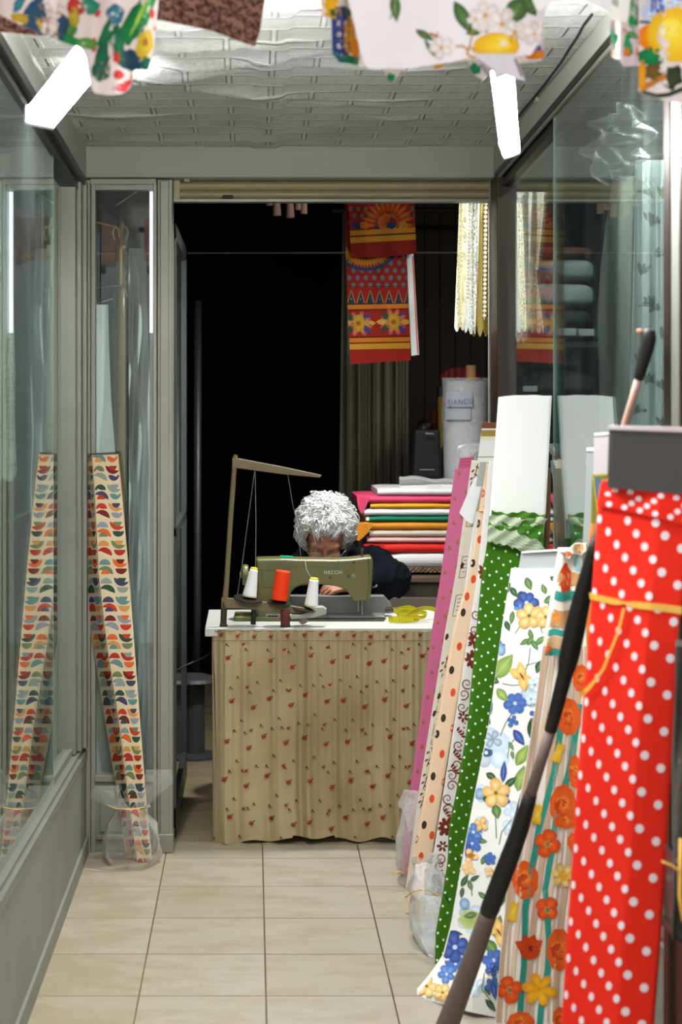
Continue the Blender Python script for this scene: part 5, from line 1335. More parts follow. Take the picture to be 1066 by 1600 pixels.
folded('folded_fabric', 'dark green folded fabric with a white board end in the middle of the stack', 577, 806.3, 815.3, '#0c7553', None, '#e9e9e6', seed=6)
folded('folded_fabric', 'clean white folded fabric in the stack, between the yellow and the green', 568, 794.8, 806, '#e3e2e6', seed=7)
folded('folded_fabric', 'golden yellow folded fabric in the stack, under the hot pink one', 579, 786.3, 794.6, '#dda41f', seed=8)
folded('folded_fabric', 'hot pink folded fabric near the top of the stack with its left end drooping', 558, 774.6, 786, '#e0456e', ([(558.5, 776), (559, 790), (564, 802)], [(578, 776), (572, 792), (566, 803)]), seed=9)
folded('folded_fabric', 'thin white folded fabric lying on the hot pink one', 590, 763.5, 774.3, '#dcd9d8', seed=10)
# crumpled light grey bundle on top
S = Slab([(624, 749), (624, 763.4)], [(768, 757), (768, 764)], lambda x, y: DF+.03+.01*math.sin(x*.12)+.012*math.cos((y-756)*.35), .26, 3, ns=30, nt=8, top=lambda q: -3*math.exp(-((q-.12)/.07)**2)+1.5*math.sin(q*21))
mb = MB('#c9cac6'); S.mesh(mb)
for k, (x0, x1) in enumerate(((628, 655), (660, 690), (690, 715))): strip(mb, S, [(x0, 757), ((x0+x1)/2, 754+k), (x1, 759)], .7, '#a3a29c')
g = mb.build('folded_fabric', M['felt'], None); tag(g, 'crumpled light grey fabric bundle on the very top of the stack', 'folded fabric', GS)
# fluffy brown blanket edge under the stack
S = Slab([(604, 887), (604, 894.3)], [(770, 887), (770, 894.3)], lambda x, y: DF-.012+.004*math.sin(x*.9+y)+.003*math.sin(x*2.3), .38, 2, ns=70, nt=5)
mb = MB('#7d6a58'); S.mesh(mb, lambda x, y: jit(C('#7d6a58'), .3)); g = mb.build('folded_blanket', M['felt'], None); tag(g, 'fluffy brown folded blanket edge lying on the counter under the white fabric', 'blanket')

# ------------------------------------------------------------------ plastic wrapped white roll, bag, rolls behind
rl = thing('fabric_roll', 'fat white fabric roll wrapped in plastic with paper labels and cardboard core', 'fabric roll', (XA(729, 7.06), 7.06, CZ))
cx_, cy_ = XA(728, 7.06), 7.06; R0 = .0895
b = MB('#cdd0cd'); ztop = ZA(595, 7.06)
b.lathe([(R0*.8, 0), (R0, .012), (R0*1.02, .2), (R0, .45), (R0*.99, ztop-CZ-.02), (R0*.93, ztop-CZ-.004), (R0*.3, ztop-CZ)], (cx_, cy_, CZ), n=36); b.build('fabric', M['cloth_flat'], rl, smooth=True)
b = MB(); b.lathe([(.0205, 0), (.0205, ZA(571, 7.06)-ztop), (.015, ZA(571, 7.06)-ztop+.0005), (.015, ZA(571, 7.06)-ztop-.02)], (cx_+.022, cy_, ztop), n=24); b.build('cardboard_core', mat('cardboard', '#a9794c', .8), rl)
b = MB(); rings = []
for i in range(16):
    z = CZ+.004+(ztop-CZ+.008)*i/15; n = 48
    rings.append([(cx_+(R0+.007+.004*noise.noise(Vector((math.cos(2*PI*k/n)*2, math.sin(2*PI*k/n)*2, z*9))))*math.cos(2*PI*k/n), cy_+(R0+.007+.004*noise.noise(Vector((math.cos(2*PI*k/n)*2, math.sin(2*PI*k/n)*2, z*9))))*math.sin(2*PI*k/n), z) for k in range(n)])
b.loft(rings, cap=False); b.build('plastic_wrap', M['film'], rl, smooth=True)
def curved_label(name, x0, x1, y0, y1, col, rad):
    b = MB(col); n = 14; row = []
    for j in (0, 1):
        row.append([])
        for i in range(n+1):
            X = lerp(XA(x0, 6.97), XA(x1, 6.97), i/n)-cx_; Yv = -math.sqrt(max(1e-6, rad**2-X*X)); z = ZA((y0, y1)[j], 6.97)
            row[j].append((b.vert((cx_+X, cy_+Yv, z)), b.vert((cx_+X*.992, cy_+Yv*.992, z))))
    for i in range(n):
        b.face(row[0][i][0], row[1][i][0], row[1][i+1][0], row[0][i+1][0]); b.face(row[0][i][1], row[0][i+1][1], row[1][i+1][1], row[1][i][1])
    return b.build(name, M['cloth_flat'], rl)
lb = curved_label('paper_label', 699, 738, 612, 636, '#b9bec6', R0+.0125); curved_label('paper_label', 698, 735, 638, 656, '#b3b8bd', R0+.0125)
t_ = text_obj('handwriting', 'BIANCO', .030, (XA(719, 6.96), cy_-R0-.0145, ZA(628, 6.96)), mat('purple_ink', '#6a6c96', .7), rl, squash=.78, rotz=-.14, tilt=.03)
bgm = mat('black_nylon', '#101012', .6, 0, .3, .1, 20, .2, 60)
bb = thing('shopping_bag', 'black bag standing on the counter beside the plastic wrapped roll', 'bag', (XA(668, 7.0), 7.0, CZ))
b = MB(); b.hexa([(XA(634, 7), 6.96, CZ), (XA(692, 7), 6.96, CZ), (XA(692, 7), 7.12, CZ), (XA(634, 7), 7.12, CZ)], [(XA(648, 7), 6.98, ZA(671, 7)), (XA(688, 7), 6.98, ZA(671, 7)), (XA(688, 7), 7.08, ZA(671, 7)), (XA(648, 7), 7.08, ZA(671, 7))]); b.build('body', bgm, bb, bevel=.012)
b = MB(); b.tube([W(665, 677.5, 6.955), W(678, 678, 6.955)], .003, 8); b.tube([W(656, 734, 6.945), W(679, 734, 6.945)], .002, 8); b.build('metal_trim', M['steel'], bb)
lm = thing('desk_lamp', 'small brass desk lamp with a round head behind the black bag', 'lamp', (XA(655, 7.17), 7.17, CZ))
b = MB(); b.lathe([(.05, 0), (.05, .012), (.02, .02)], (XA(655, 7.17), 7.19, CZ-.001), n=20); b.build('base', M['brown_rail'], lm)
b = MB(); b.tube([(XA(655, 7.17), 7.19, CZ+.01), W(645, 690, 7.17), W(650, 668, 7.17), W(662, 653, 7.16)], .004, 8); b.build('arm', M['brown_rail'], lm, smooth=True)
b = MB(); b.lathe([(.012, .02), (.036, 0), (.040, -.012), (.036, -.010), (.010, .014)], W(661, 664, 7.13), (-.35, -.35, .9), 24); b.build('head', mat('dark_brass', '#5a5140', .3, .7), lm, smooth=True)
for nm, lab, x0, x1, y0, y1, dpt, col in (('fabric_roll', 'mustard yellow fabric roll half hidden behind the plastic wrapped roll', 684, 698, 620, 700, 7.18, '#8c6a14'), ('fabric_roll', 'rust brown fabric roll behind the black bag, left of the mustard one', 672, 684, 640, 700, 7.2, '#5a2a14')):
    b = MB(col); r_ = (x1-x0)/2/F*dpt; b.lathe([(r_*.9, 0), (r_, .01), (r_, ZA(y0, dpt)-CZ-.008), (r_*.8, ZA(y0, dpt)-CZ)], (XA((x0+x1)/2, dpt), dpt, CZ), n=18); g = b.build(nm, M['felt'], None); tag(g, lab, 'fabric roll')
S = Slab([(688, 590), (690, 604)], [(752, 590), (752, 604)], lambda x, y: 7.22+.01*math.sin(x*.3), .06, 4, ns=18, nt=6, top=lambda q: -16*math.sin(q*PI)**.6)
mb = MB('#6b1512'); S.mesh(mb); g = mb.build('folded_fabric', M['felt'], None); tag(g, 'dark red fabric heaped behind the top of the plastic wrapped roll', 'folded fabric')
b = MB(); b.box(XA(686, 7.2), XA(756, 7.2), 7.205, 7.32, CZ, ZA(604, 7.2)); g = b.build('storage_box', mat('dark_box', '#1d1c1e', .6), None, bevel=.004); tag(g, 'tall dark box behind the plastic wrapped roll, dark red fabric on it', 'box')

# ------------------------------------------------------------------ curtain, wooden panels, hanging printed cloth, lace, clothes line
M['curt'] = cloth('grey_green_curtain', .9, .2, 300)
S = Slab([(536, 330), (528, 950)], [(640, 330), (640, 950)], lambda x, y: 7.9+.025*math.sin(x*.32)+.01*math.sin(x*.75), .004, 0, ns=90, nt=4)
mb = MB('#87806f'); S.mesh(mb); g = mb.build('curtain', M['curt'], None); tag(g, 'grey green pleated curtain hanging at the back behind the person and the stack', 'curtain')
b = MB(); b.tube([W(520, 329, 7.9), W(760, 329, 7.9)], .012, 10); g = b.build('curtain_rod', M['brown_rail'], None); tag(g, 'dark rod at the back carrying the grey green curtain', 'rod')
M['wallwood'] = mat('dark_brown_panelling', '#33281e', .7, 0, .25, .2, 4)
b = MB(); 
for k in range(8): b.box(XA(640+k*24, 8.3), XA(663+k*24, 8.3), 8.3, 8.33, 0, 2.5)
g = struct(b.build('wall_panelling', M['wallwood'], bevel=.002))
def zig(mb, S): pass
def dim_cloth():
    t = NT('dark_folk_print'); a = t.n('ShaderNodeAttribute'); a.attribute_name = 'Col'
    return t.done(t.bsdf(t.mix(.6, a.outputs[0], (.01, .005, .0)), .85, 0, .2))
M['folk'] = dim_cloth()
rc = thing('printed_cloth', 'red and orange folk printed cloth hanging inside the doorway', 'cloth', (XA(595, 6.75), 6.75, ZA(570, 6.75)))
DR = 6.75
S = Slab([(538, 300), (541, 420), (544, 500), (548, 569)], [(638, 300), (636, 400), (639, 480), (642, 563)], lambda x, y: DR+.006*math.sin(x*.12+1)+.004*math.sin(y*.03), .004, 0, ns=30, nt=40)
def f(mb):
    # rows of dots, arcs, triangles, flower band, borders
    for i in range(10):
        for j in range(8):
            x = 546+j*13+(6.5 if i % 2 else 0); y = 302+i*11.5+ (i > 4)*40
            if y < 448: disc(mb, S, x, y, 3.6, 4.4, '#7a8a94', '#5f707a', n=8)
    for k in range(24):
        a = PI*(.08+.84*k/23); leaf(mb, S, 572+40*math.cos(a), 375+36*math.sin(a), 16, 5, math.degrees(a), '#e0a028', '#d8761c', False)
    strip(mb, S, [(572+52*math.cos(PI*k/20), 373+48*math.sin(PI*k/20)) for k in range(1, 20)], 5, '#23406e')
    for k in range(7):
        x = 549+k*14.8; blob(mb, S, x, 468, [(0, -14), (5.5, 6), (-5.5, 6)], '#243a46', '#1d2f38', rings=1); strip(mb, S, [(x-6, 474), (x, 453), (x+6, 474)], 1, '#c9a06a'); disc(mb, S, x, 467, 1.2, 1.2, '#9fb0b0', n=6)
    strip(mb, S, [(540, 448), (640, 447)], 1.2, '#5c1410'); strip(mb, S, [(540, 475.5), (640, 474)], 2, '#1d1d22')
    strip(mb, S, [(540, 480), (640, 478)], 7, '#e07f1e'); strip(mb, S, [(540, 485), (640, 483)], 1.5, '#5c1410')
    for x, y in ((560, 505), (615, 503)):
        petals(mb, S, x, y, 22, 8, '#d9a426', '#c2405e', 20, .35); 
        for a, c_ in ((-45, '#3b3f86'), (45, '#3b3f86'), (135, '#2c4a3c'), (-135, '#2c4a3c'), (0, '#e0b03a'), (180, '#e0b03a')): leaf(mb, S, x+19*math.cos(math.radians(a)), y+14*math.sin(math.radians(a)), 17, 9, a, c_, c_, False)
        rag(mb, S, x, y, 11, 13, '#d9b030', '#c9982a', 20, .1, 0, 12); disc(mb, S, x, y, 4.5, 5, '#b5761c'); disc(mb, S, x, y, 2, 2.2, '#c23a2a', n=8)
    strip(mb, S, [(540, 527), (644, 525)], 1.5, '#3a1410'); strip(mb, S, [(540, 532), (644, 530)], 7, '#e07f1e'); strip(mb, S, [(540, 537), (644, 535)], 1.2, '#3a1410'); strip(mb, S, [(540, 542), (644, 540)], 9, '#dd9c26')
slab_obj('long_layer', S, f, M['folk'], rc, col='#a8140c')
S = Slab([(541, 300), (546, 340), (549, 402)], [(648, 300), (649, 350), (651, 396)], lambda x, y: DR-.03+.006*math.sin(x*.14)+.004*math.sin(y*.05), .004, 0, ns=30, nt=20, bot=lambda q: 2*math.sin(q*PI))
def f(mb):
    for i in range(4):
        for j in range(9): disc(mb, S, 548+j*12+(6 if i % 2 else 0), 304+i*11, 3.2, 4, '#6f6a5a', n=8)
    for k in range(13):
        a = PI+PI*k/12; leaf(mb, S, 606+30*math.cos(a), 352+32*math.sin(a), 30, 7, math.degrees(a), '#d97a1e', '#c2380f', False)
    disc(mb, S, 606, 348, 16, 14, '#c2281a', '#d8761c'); 
    for x, c_ in ((558, '#23305e'), (570, '#d8761c'), (592, '#23305e'), (611, '#243a6a'), (630, '#c98a24')): rag(mb, S, x, 352, 8, 6, c_, c_, 10)
    strip(mb, S, [(540, 365), (650, 359)], 8, '#d98a22'); strip(mb, S, [(540, 370), (650, 364)], 1.5, '#2a1010'); strip(mb, S, [(540, 376), (650, 370)], 9, '#d8931f')
slab_obj('front_layer', S, f, M['folk'], rc, col='#96120a')
S = Slab([(634, 396), (643, 556)], [(646, 394), (655, 554)], DR+.02, .004, 0, ns=4, nt=10); slab_obj('white_back', S, lambda mb: strip(mb, S, [(645, 400), (653, 553)], 2, '#c23020'), M['felt'], rc, col='#c9c9c6')
b = MB(); b.tube([(XA(300, 7.0), DR+.0, ZA(297, DR)), (XA(760, 7.0), DR, ZA(297, DR))], .006, 8); g = b.build('hanging_rod', M['brown_rail'], None); tag(g, 'rod under the shop ceiling over which the red printed cloth hangs', 'rod')
b = MB(); b.tube([(-.95, 7.6, ZA(396, 7.6)), W(540, 395, 7.6), (2.0, 7.6, ZA(394, 7.6))], .0028, 6); g = b.build('clothes_line', mat('pale_line', '#8a7c66', .7), None); tag(g, 'thin pale line stretched across the dark shop', 'line')
b = MB(); b.tube([W(396, 300, 6.72), W(500, 300, 6.72)], .005, 8); b.tube([W(398, 300, 6.72), (XA(398, 6.72), 6.72, 2.5)], .003, 6); b.tube([W(498, 300, 6.72), (XA(498, 6.72), 6.72, 2.5)], .003, 6); g = b.build('tassel_rod', M['brown_rail'], None); tag(g, 'short rod hung under the shop ceiling from which the pink tassels hang', 'rod')
for k, (x, y0, y1, w_, tl) in enumerate(((421, 297, 321, 11, 0), (433, 299, 337, 13, .02), (454, 299, 340, 13, .05), (466, 297, 328, 10, -.03), (475, 299, 334, 11, -.08))):
    b = MB('#b08a7c'); R_ = w_/2/F*6.72; p0, p1 = W(x, y1, 6.72), W(x-tl*20, y0, 6.72)
    b.lathe([(R_*.95, 0), (R_, .004), (R_*.8, (p1-p0).length*.6), (R_*.4, (p1-p0).length)], p0, p1-p0, 14)
    g = b.build('tassel', M['felt'], None, smooth=True); tag(g, ('short pink tassel at the left end of the row under the shutter', 'light pink tassel, second from the left under the shutter', 'longest brownish pink tassel in the middle of the row under the shutter', 'short brownish tassel between the two longer ones on the right', 'brownish pink tassel at the right end of the row under the shutter')[k], 'tassel', 'pink tassels hanging under the shutter')

# lace
def lace_mat(name, col, sx, dens=.5, rough=.7):
    t = NT(name); o = t.obj()
    v = t.n('ShaderNodeTexVoronoi', feature='DISTANCE_TO_EDGE'); t.l(o, v.inputs['Vector']); v.inputs['Scale'].default_value = sx*.55
    v2 = t.n('ShaderNodeTexVoronoi', feature='F1'); t.l(t.mapping(o, scale=(1, .3, .55)), v2.inputs['Vector']); v2.inputs['Scale'].default_value = sx*.22
    wv = t.n('ShaderNodeTexWave', wave_type='BANDS', bands_direction='X'); t.l(o, wv.inputs[0]); wv.inputs['Scale'].default_value = 6; wv.inputs['Distortion'].default_value = 3
    thread = t.math('LESS_THAN', v.outputs['Distance'], .10)
    motif = t.math('LESS_THAN', v2.outputs['Distance'], .33)
    band = t.math('GREATER_THAN', wv.outputs[1], .70)
    a = t.math('MAXIMUM', t.math('MAXIMUM', thread, motif), band)
    a = t.math('MAXIMUM', t.math('MULTIPLY', a, .96), dens)
    s = t.bsdf(C(col), rough, 0, .3, t.bump(a, .6, .003))
    tr = t.n('ShaderNodeBsdfTransparent'); m = t.n('ShaderNodeMixShader'); t.l(a, m.inputs[0]); t.l(tr.outputs[0], m.inputs[1]); t.l(s, m.inputs[2])
    return t.done(m.outputs[0])
M['lace'] = lace_mat('cream_lace', '#f5efd2', 150, .42)
M['lace_w'] = lace_mat('white_lace', '#f6f6ee', 130, .4)
M['lace_g'] = lace_mat('gold_lace', '#b39a54', 150, .5)
scal = lambda amp, n, ph=0: (lambda q: amp*abs(math.sin(q*n*PI+ph))-amp*.5)
def lace(parent, name, L, R, d, m, fx=.35, amp=.012, ns=60, bot=None, ph=0):
    S = Slab(L, R, lambda x, y: d+amp*math.sin(x*fx+ph)+amp*.3*math.sin(x*fx*2.1), .0012, 0, ns=ns, nt=20, bot=bot)
    mb = MB(); S.mesh(mb)
    return mb.build(name, m, parent)
lc = thing('lace_curtain', 'cream and gold lace curtain hanging at the right side of the doorway', 'lace curtain', (XA(738, 5.78), 5.78, ZA(520, 5.78)))
lace(lc, 'panel', [(718, 308), (714, 420), (710, 515)], [(730, 308), (730, 420), (728, 512)], 5.80, M['lace'], bot=scal(8, 2))
lace(lc, 'panel', [(729, 308), (729, 420), (726, 515)], [(750, 308), (747, 420), (743, 520)], 5.76, M['lace_w'], .3, bot=scal(9, 2, 1))
lace(lc, 'panel', [(748, 308), (744, 420), (738, 520)], [(768, 308), (766, 520)], 5.79, M['lace_g'], .4, bot=scal(12, 3, .6))
cot = mat('cream_cotton', '#ece5cb', .8)
def chain(parent, x0, y0, x1, y1, d, n):
    mb = MB(); mb.tube([W(lerp(x0, x1, k/n), lerp(y0, y1, k/n), d) for k in range(n+1)], .0012, 6)
    for k in range(n):
        p = W(lerp(x0, x1, k/n), lerp(y0, y1, k/n), d); mb.lathe([(.0028, -.001), (.0062, .001), (.0062, .003), (.0028, .004)], p, (0, -1, 0), 10)
    mb.build('crochet_chain', cot, parent)
chain(lc, 735, 318, 731, 470, 5.742, 26); chain(lc, 759, 318, 757, 500, 5.742, 26)
b = MB(); b.tube([W(700, 307, 5.79), W(880, 303, 5.79)], .006, 8); g = b.build('curtain_rod', M['brown_rail'], None); tag(g, 'thin rod behind the shutter carrying the cream lace curtains', 'rod')
lc = thing('lace_curtain', 'cream lace curtain seen through the right window glass', 'lace curtain', (XA(815, 5.72), 5.72, ZA(530, 5.72)))
lace(lc, 'panel', [(784, 300), (784, 525)], [(806, 300), (804, 528)], 5.73, M['lace'], .3, bot=scal(9, 3))
lace(lc, 'panel', [(803, 300), (800, 420), (798, 530)], [(832, 300), (828, 420), (824, 532)], 5.69, M['lace_w'], .34, bot=scal(10, 3, .5))
lace(lc, 'panel', [(828, 300), (824, 420), (820, 515)], [(851, 300), (842, 400), (838, 420), (850, 512), (850, 518)], 5.72, M['lace'], .32, bot=scal(9, 3, 1))
chain(lc, 848, 318, 838, 425, 5.675, 20)

# ------------------------------------------------------------------ right display contents
sh = thing('shelf_unit', 'dark shelf unit behind the right window holding pillows and blankets', 'shelf', (XA(885, 6.2), 6.3, .3))
shm = mat('dark_shelf', '#1b1d1f', .6)
b = MB(); b.box(XA(800, 6.1), XA(965, 6.1), 6.05, 6.5, ZA(534, 6.05)-.02, ZA(534, 6.05)); b.build('shelf_board', shm, sh); b = MB(); b.box(XA(800, 6.1), XA(965, 6.1), 6.05, 6.5, ZA(620, 6.05)-.02, ZA(620, 6.05)); b.build('shelf_board', shm, sh)
for x in (795, 962): b = MB(); b.box(XA(x, 6.1), XA(x+5, 6.1), 6.06, 6.5, .30, 2.1); b.build('upright', shm, sh)
def pillow(lab, cat, x0, x1, y0, y1, col, d=6.12, dp=.15, nm='folded_blanket', grp='blankets and pillows behind the right window'):
    b = MB(col); c0 = W((x0+x1)/2, (y0+y1)/2, d); rx = (x1-x0)/2/F*d; rz = (y1-y0)/2/F*d
    b.ell(c0+Vector((0, dp, 0)), (rx, dp, rz), None, 36, 18, fn=lambda p: (abs(p.x)**3.4+abs(p.y)**3.4+abs(p.z)**3.4)**(-1/3.4)*(1+.03*noise.noise(p*4)))
    g = b.build(nm, M['felt'], None, smooth=True); return tag(g, lab, cat, grp)
pillow('whitish blanket bundle behind the right window, just under the rust red one', 'blanket', 842, 935, 402, 440, '#8b9492')
pillow('rust red folded blanket at the very top of the pile behind the right window', 'blanket', 840, 932, 383, 402, '#5d352a')
pillow('large pale grey pillow in the middle of the pile behind the right window', 'pillow', 829, 935, 440, 482, '#8f9a98', nm='pillow')
gb = pillow('dark green bundle with a white tag under the grey pillow behind the right window', 'blanket', 824, 930, 482, 510, '#26312c')
pillow('dark grey folded blanket lowest of the upper pile behind the right window', 'blanket', 830, 930, 510, 533.5, '#3b4242')
pillow('grey brown rolled blanket on the lower shelf behind the right window', 'blanket', 818, 934, 578, 619.5, '#4a4640')
pillow('light grey folded blanket lying on the grey brown roll behind the right window', 'blanket', 822, 930, 545, 578, '#5c6462')
def ptag(parent, x0, x1, y0, y1, d):
    b = MB('#9aa5a0'); b.box(XA(x0, d), XA(x1, d), d-.003, d+.012, ZA(y1, d), ZA(y0, d)); b.build('price_tag', M['cloth_flat'], parent, bevel=.001)
ptag(gb, 828, 842, 481, 490, 6.10)
for q in ((870, 900, 513, 524, 6.04), (905, 928, 514, 525, 6.04), (818, 840, 603, 612, 6.04)): ptag(sh, *q)
S = Slab([(958, 275), (940, 400), (934, 480), (938, 700), (945, 1000)], [(992, 275), (988, 400), (984, 600), (982, 1000)], lambda x, y: 5.35+.03*math.sin(x*.16+y*.002), .003, 0, ns=60, nt=10)
mb = MB('#85897c'); S.mesh(mb); g = mb.build('curtain', M['curt'], None); tag(g, 'plain grey gathered curtain behind the right window, left of the sheer one', 'curtain')
t = NT('sheer_voile'); o = t.obj()
s_ = t.bsdf(C('#eef6f4'), .85, 0, .2); tl = t.n('ShaderNodeBsdfTranslucent'); tl.inputs[0].default_value = (.85, .92, .92, 1)
tr = t.n('ShaderNodeBsdfTransparent'); m1 = t.n('ShaderNodeMixShader'); m1.inputs[0].default_value = .3; t.l(s_, m1.inputs[1]); t.l(tl.outputs[0], m1.inputs[2])
m2 = t.n('ShaderNodeMixShader'); m2.inputs[0].default_value = .84; t.l(tr.outputs[0], m2.inputs[1]); t.l(m1.outputs[0], m2.inputs[2]); M['sheer'] = t.done(m2.outputs[0])
S = Slab([(993, 250), (990, 400), (984, 600), (980, 900)], [(1062, 250), (1062, 900)], lambda x, y: 5.0+.02*math.sin(x*.26+.002*y)+.008*math.sin(x*.6), .0015, 0, ns=70, nt=10)
mb = MB('#c3d6d6'); S.mesh(mb); sc = mb.build('sheer_curtain', M['sheer'], None); tag(sc, 'pale blue sheer curtain with embroidered leaves behind the right window', 'curtain')
mb = MB('#7f8a82')
for x, y, a in ((1015, 340, 60), (1022, 345, 100), (1030, 395, -70), (1015, 470, 50), (1022, 480, 110), (1010, 475, 150), (1000, 560, 60), (1012, 590, 80), (1030, 600, 30), (998, 640, 120), (1035, 300, 70), (1038, 520, 90), (1004, 420, 80), (1035, 660, 60), (1010, 300, 10)):
    for k in range(3): leaf(mb, S, x+k*5-4, y+((k*37) % 9), 22, 6, a+k*25, '#8a958c', '#7a857c', False)
mb.build('leaf_embroidery', M['cloth'], sc)
b = MB(); b.tube([W(940, 262, 5.2), W(1070, 235, 5.1)], .006, 8); g = b.build('curtain_rod', M['brown_rail'], None); tag(g, 'thin rod behind the right window carrying the grey and the sheer curtains', 'rod')
b = MB(); rings = []
for i in range(22):
    t_ = i/21; y = lerp(165, 285, t_); n = 26; wv = (10+34*math.sin(PI*t_)**.8)
    rings.append([W(975-18*t_+8*math.sin(i*.9)+wv*math.cos(2*PI*k/n)*(1+.3*math.sin(3*2*PI*k/n+i)), y+6*math.sin(2*PI*k/n*2+i*.7), 4.55+.08*math.sin(2*PI*k/n)*(1+.4*math.sin(5*k+i))) for k in range(n)])
for r_ in rings:
    for p in r_: p.x = max(p.x, .83)
b.loft(rings, cap=False); g = b.build('plastic_bag', M['film_b'], None, smooth=True); tag(g, 'crumpled clear plastic sheet hanging high inside the right window', 'plastic sheet')
b = MB(); b.tube([W(972, 172, 4.55), (XA(972, 4.55), 4.55, 2.62)], .002, 6); b.build('cord', M['rubber'], g)

# ------------------------------------------------------------------ behind the narrow sidelight pane
hk = thing('curtain_pole', 'brown curtain pole with scrolled hooks standing behind the narrow left pane', 'curtain pole', (XA(189, 5.75), 5.75, 0))
b = MB(); b.tube([(XA(189, 5.75), 5.75, 0), W(189, 500, 5.75), W(189, 448, 5.75)], .0145, 16); b.build('pole', mat('varnished_brown_pole', '#7a6238', .4, 0, .5, .2, 20), hk, smooth=True)
b = MB(); b.lathe([(.014, 0), (.019, .01), (.015, .03), (.019, .05), (.015, .07), (.019, .10), (.016, .13), (.018, .14), (.006, .145), (.005, .17), (.011, .18), (.012, .21), (.004, .235)], W(189, 450, 5.75), (0, 0, 1), 16); b.build('finial', mat('old_brass', '#7d7048', .35, .5), hk, smooth=True)
b = MB()
for s in (1, -1):
    b.tube([W(188+s*2, 372, 5.74), W(188+s*3, 358, 5.73), W(188+s*9, 354, 5.73), W(188+s*12, 364, 5.73), W(188+s*9, 376, 5.73)], .0035, 8)
b.tube([W(187, 370, 5.74), W(182, 354, 5.74), W(165, 351, 5.74), W(150, 347, 5.74)], .0028, 8); b.tube([W(180, 322, 5.74), W(186, 318, 5.74), W(216, 298, 5.74)], .0025, 8)
b.build('hook', mat('pale_hook', '#9d9c88', .3, .5), hk, smooth=True)
b = MB(); b.tube([W(146, 450, 5.72), W(185, 447, 5.72), W(196, 452, 5.72), W(199, 464, 5.72)], .0025, 8); b.tube([W(146, 476, 5.70), W(176, 467, 5.70)], .003, 8); b.build('hanger_wire', M['steel'], hk, smooth=True)
S = Slab([(142, 476), (140, 1210)], [(169, 476), (172, 600), (181, 720), (190, 900), (196, 1210)], lambda x, y: 5.68+.012*math.sin(x*.12), .003, 0, ns=24, nt=10); mb = MB('#cdd4cf'); S.mesh(mb); g = mb.build('hanging_cloth', M['cloth_flat'], None); tag(g, 'plain white cloth hanging behind the left part of the narrow pane', 'cloth')
b = MB(); b.box(XA(177, 5.85), XA(186, 5.85), 5.85, 5.87, 0, ZA(448, 5.85)); g = b.build('wooden_batten', mat('brown_batten', '#5b4528', .7), None, bevel=.002); tag(g, 'flat brown wooden strip standing behind the curtain pole', 'wood strip')
S = Slab([(201, 388), (202, 1285)], [(228, 388), (234, 600), (236, 1285)], lambda x, y: 5.9+.014*math.sin(y*.035+x*.2)+.012*math.sin(x*.4), .004, 0, ns=24, nt=80); mb = MB('#a9b0b0'); S.mesh(mb, lambda x, y: mixc(C('#9da5a6'), C('#c3c9c6'), .5+.5*math.sin(x*.45+1.5*noise.noise(Vector((x*.03, y*.012, 0)))))); g = mb.build('plastic_sheeting', M['cloth_flat'], None); tag(g, 'crumpled pale grey sheeting hanging behind the right part of the narrow pane', 'sheeting')
b = MB(); b.tube([W(237, 300, 5.575), W(237, 520, 5.575)], .0065, 12); tl_ = thing('tube_light', 'thin upright white tube light behind the right edge of the narrow pane', 'lamp', (XA(237, 5.575), 5.575, 0)); b.build('tube', emis('tube_glow', '#e8f2ff', 2.2), tl_)
b = MB(); b.box(XA(234, 5.59), XA(241, 5.59), 5.585, 5.605, 0, ZA(297, 5.59)); b.build('housing', M['alu_lite'], tl_)
# lace behind the left window
lc = thing('lace_curtain', 'old cream lace curtain at the far left behind the left window', 'lace curtain', (-.66, 4.6, .9))
S = Slab([(-40, 240), (-40, 760)], [(17, 240), (19, 420), (24, 560), (24, 690), (27, 745)], lambda x, y: 4.75+.02*math.sin(x*.2+y*.004), .0012, 0, ns=30, nt=30, bot=scal(10, 3)); mb = MB(); S.mesh(mb); mb.build('panel', M['lace_w'], lc)

# ------------------------------------------------------------------ inside the door, left: open leaf, post, cable
dl = thing('glass_door', 'open aluminium glass door leaf folded back inside the doorway on the left', 'door', (-.262, 6.1, 0))
b = MB()
X0, X1 = -.275, -.250
for da, db in ((5.66, 5.70), (6.55, 6.60)): b.box(X0, X1, da, db, 0.01, 2.03)
b.box(X0, X1, 5.66, 6.6, 1.98, 2.03); b.box(X0, X1, 5.66, 6.6, .01, .11); b.box(X0, X1, 5.66, 6.6, 1.0, 1.03)
b.build('frame', mat('dark_door_frame', '#55595a', .4, .5), dl, bevel=.002)
b = MB(); b.box(-.266, -.260, 5.70, 6.55, .11, 1.98); b.build('pane', M['glass2'], dl)
b = MB(); b.tube([W(306, 1048, 7.0), W(308, 960, 7.0), W(309, 470, 7.0)], .016, 12); ps = thing('coat_stand', 'dark metal post with a domed foot, beyond the left of the table', 'stand', (XA(304, 7.0), 7.0, 0)); b.build('post', mat('dark_post', '#3a3f42', .45, .5), ps, smooth=True)
b = MB(); b.lathe([(.06, -.03), (.098, -.022), (.09, -.008), (.05, .004), (.016, .012)], W(303, 1055, 7.0), (0, 0, 1), 28); b.tube([W(303, 1055, 7.0), (XA(303, 7.0), 7.0, .01)], .045, 16); b.lathe([(.1, 0), (.1, .01), (.045, .02)], (XA(303, 7.0), 7.0, 0), n=24); b.build('domed_foot', mat('dull_metal_foot', '#4d5150', .5, .3), ps)
b = MB(); b.tube([W(270, 1051, 5.70), W(290, 1040, 5.73), W(318, 1028, 5.76), W(336, 1016, 5.82)], .0035, 8); g = b.build('power_cable', M['rubber'], None, smooth=True); tag(g, 'black power cable running from the left door jamb to the sewing table', 'cable')

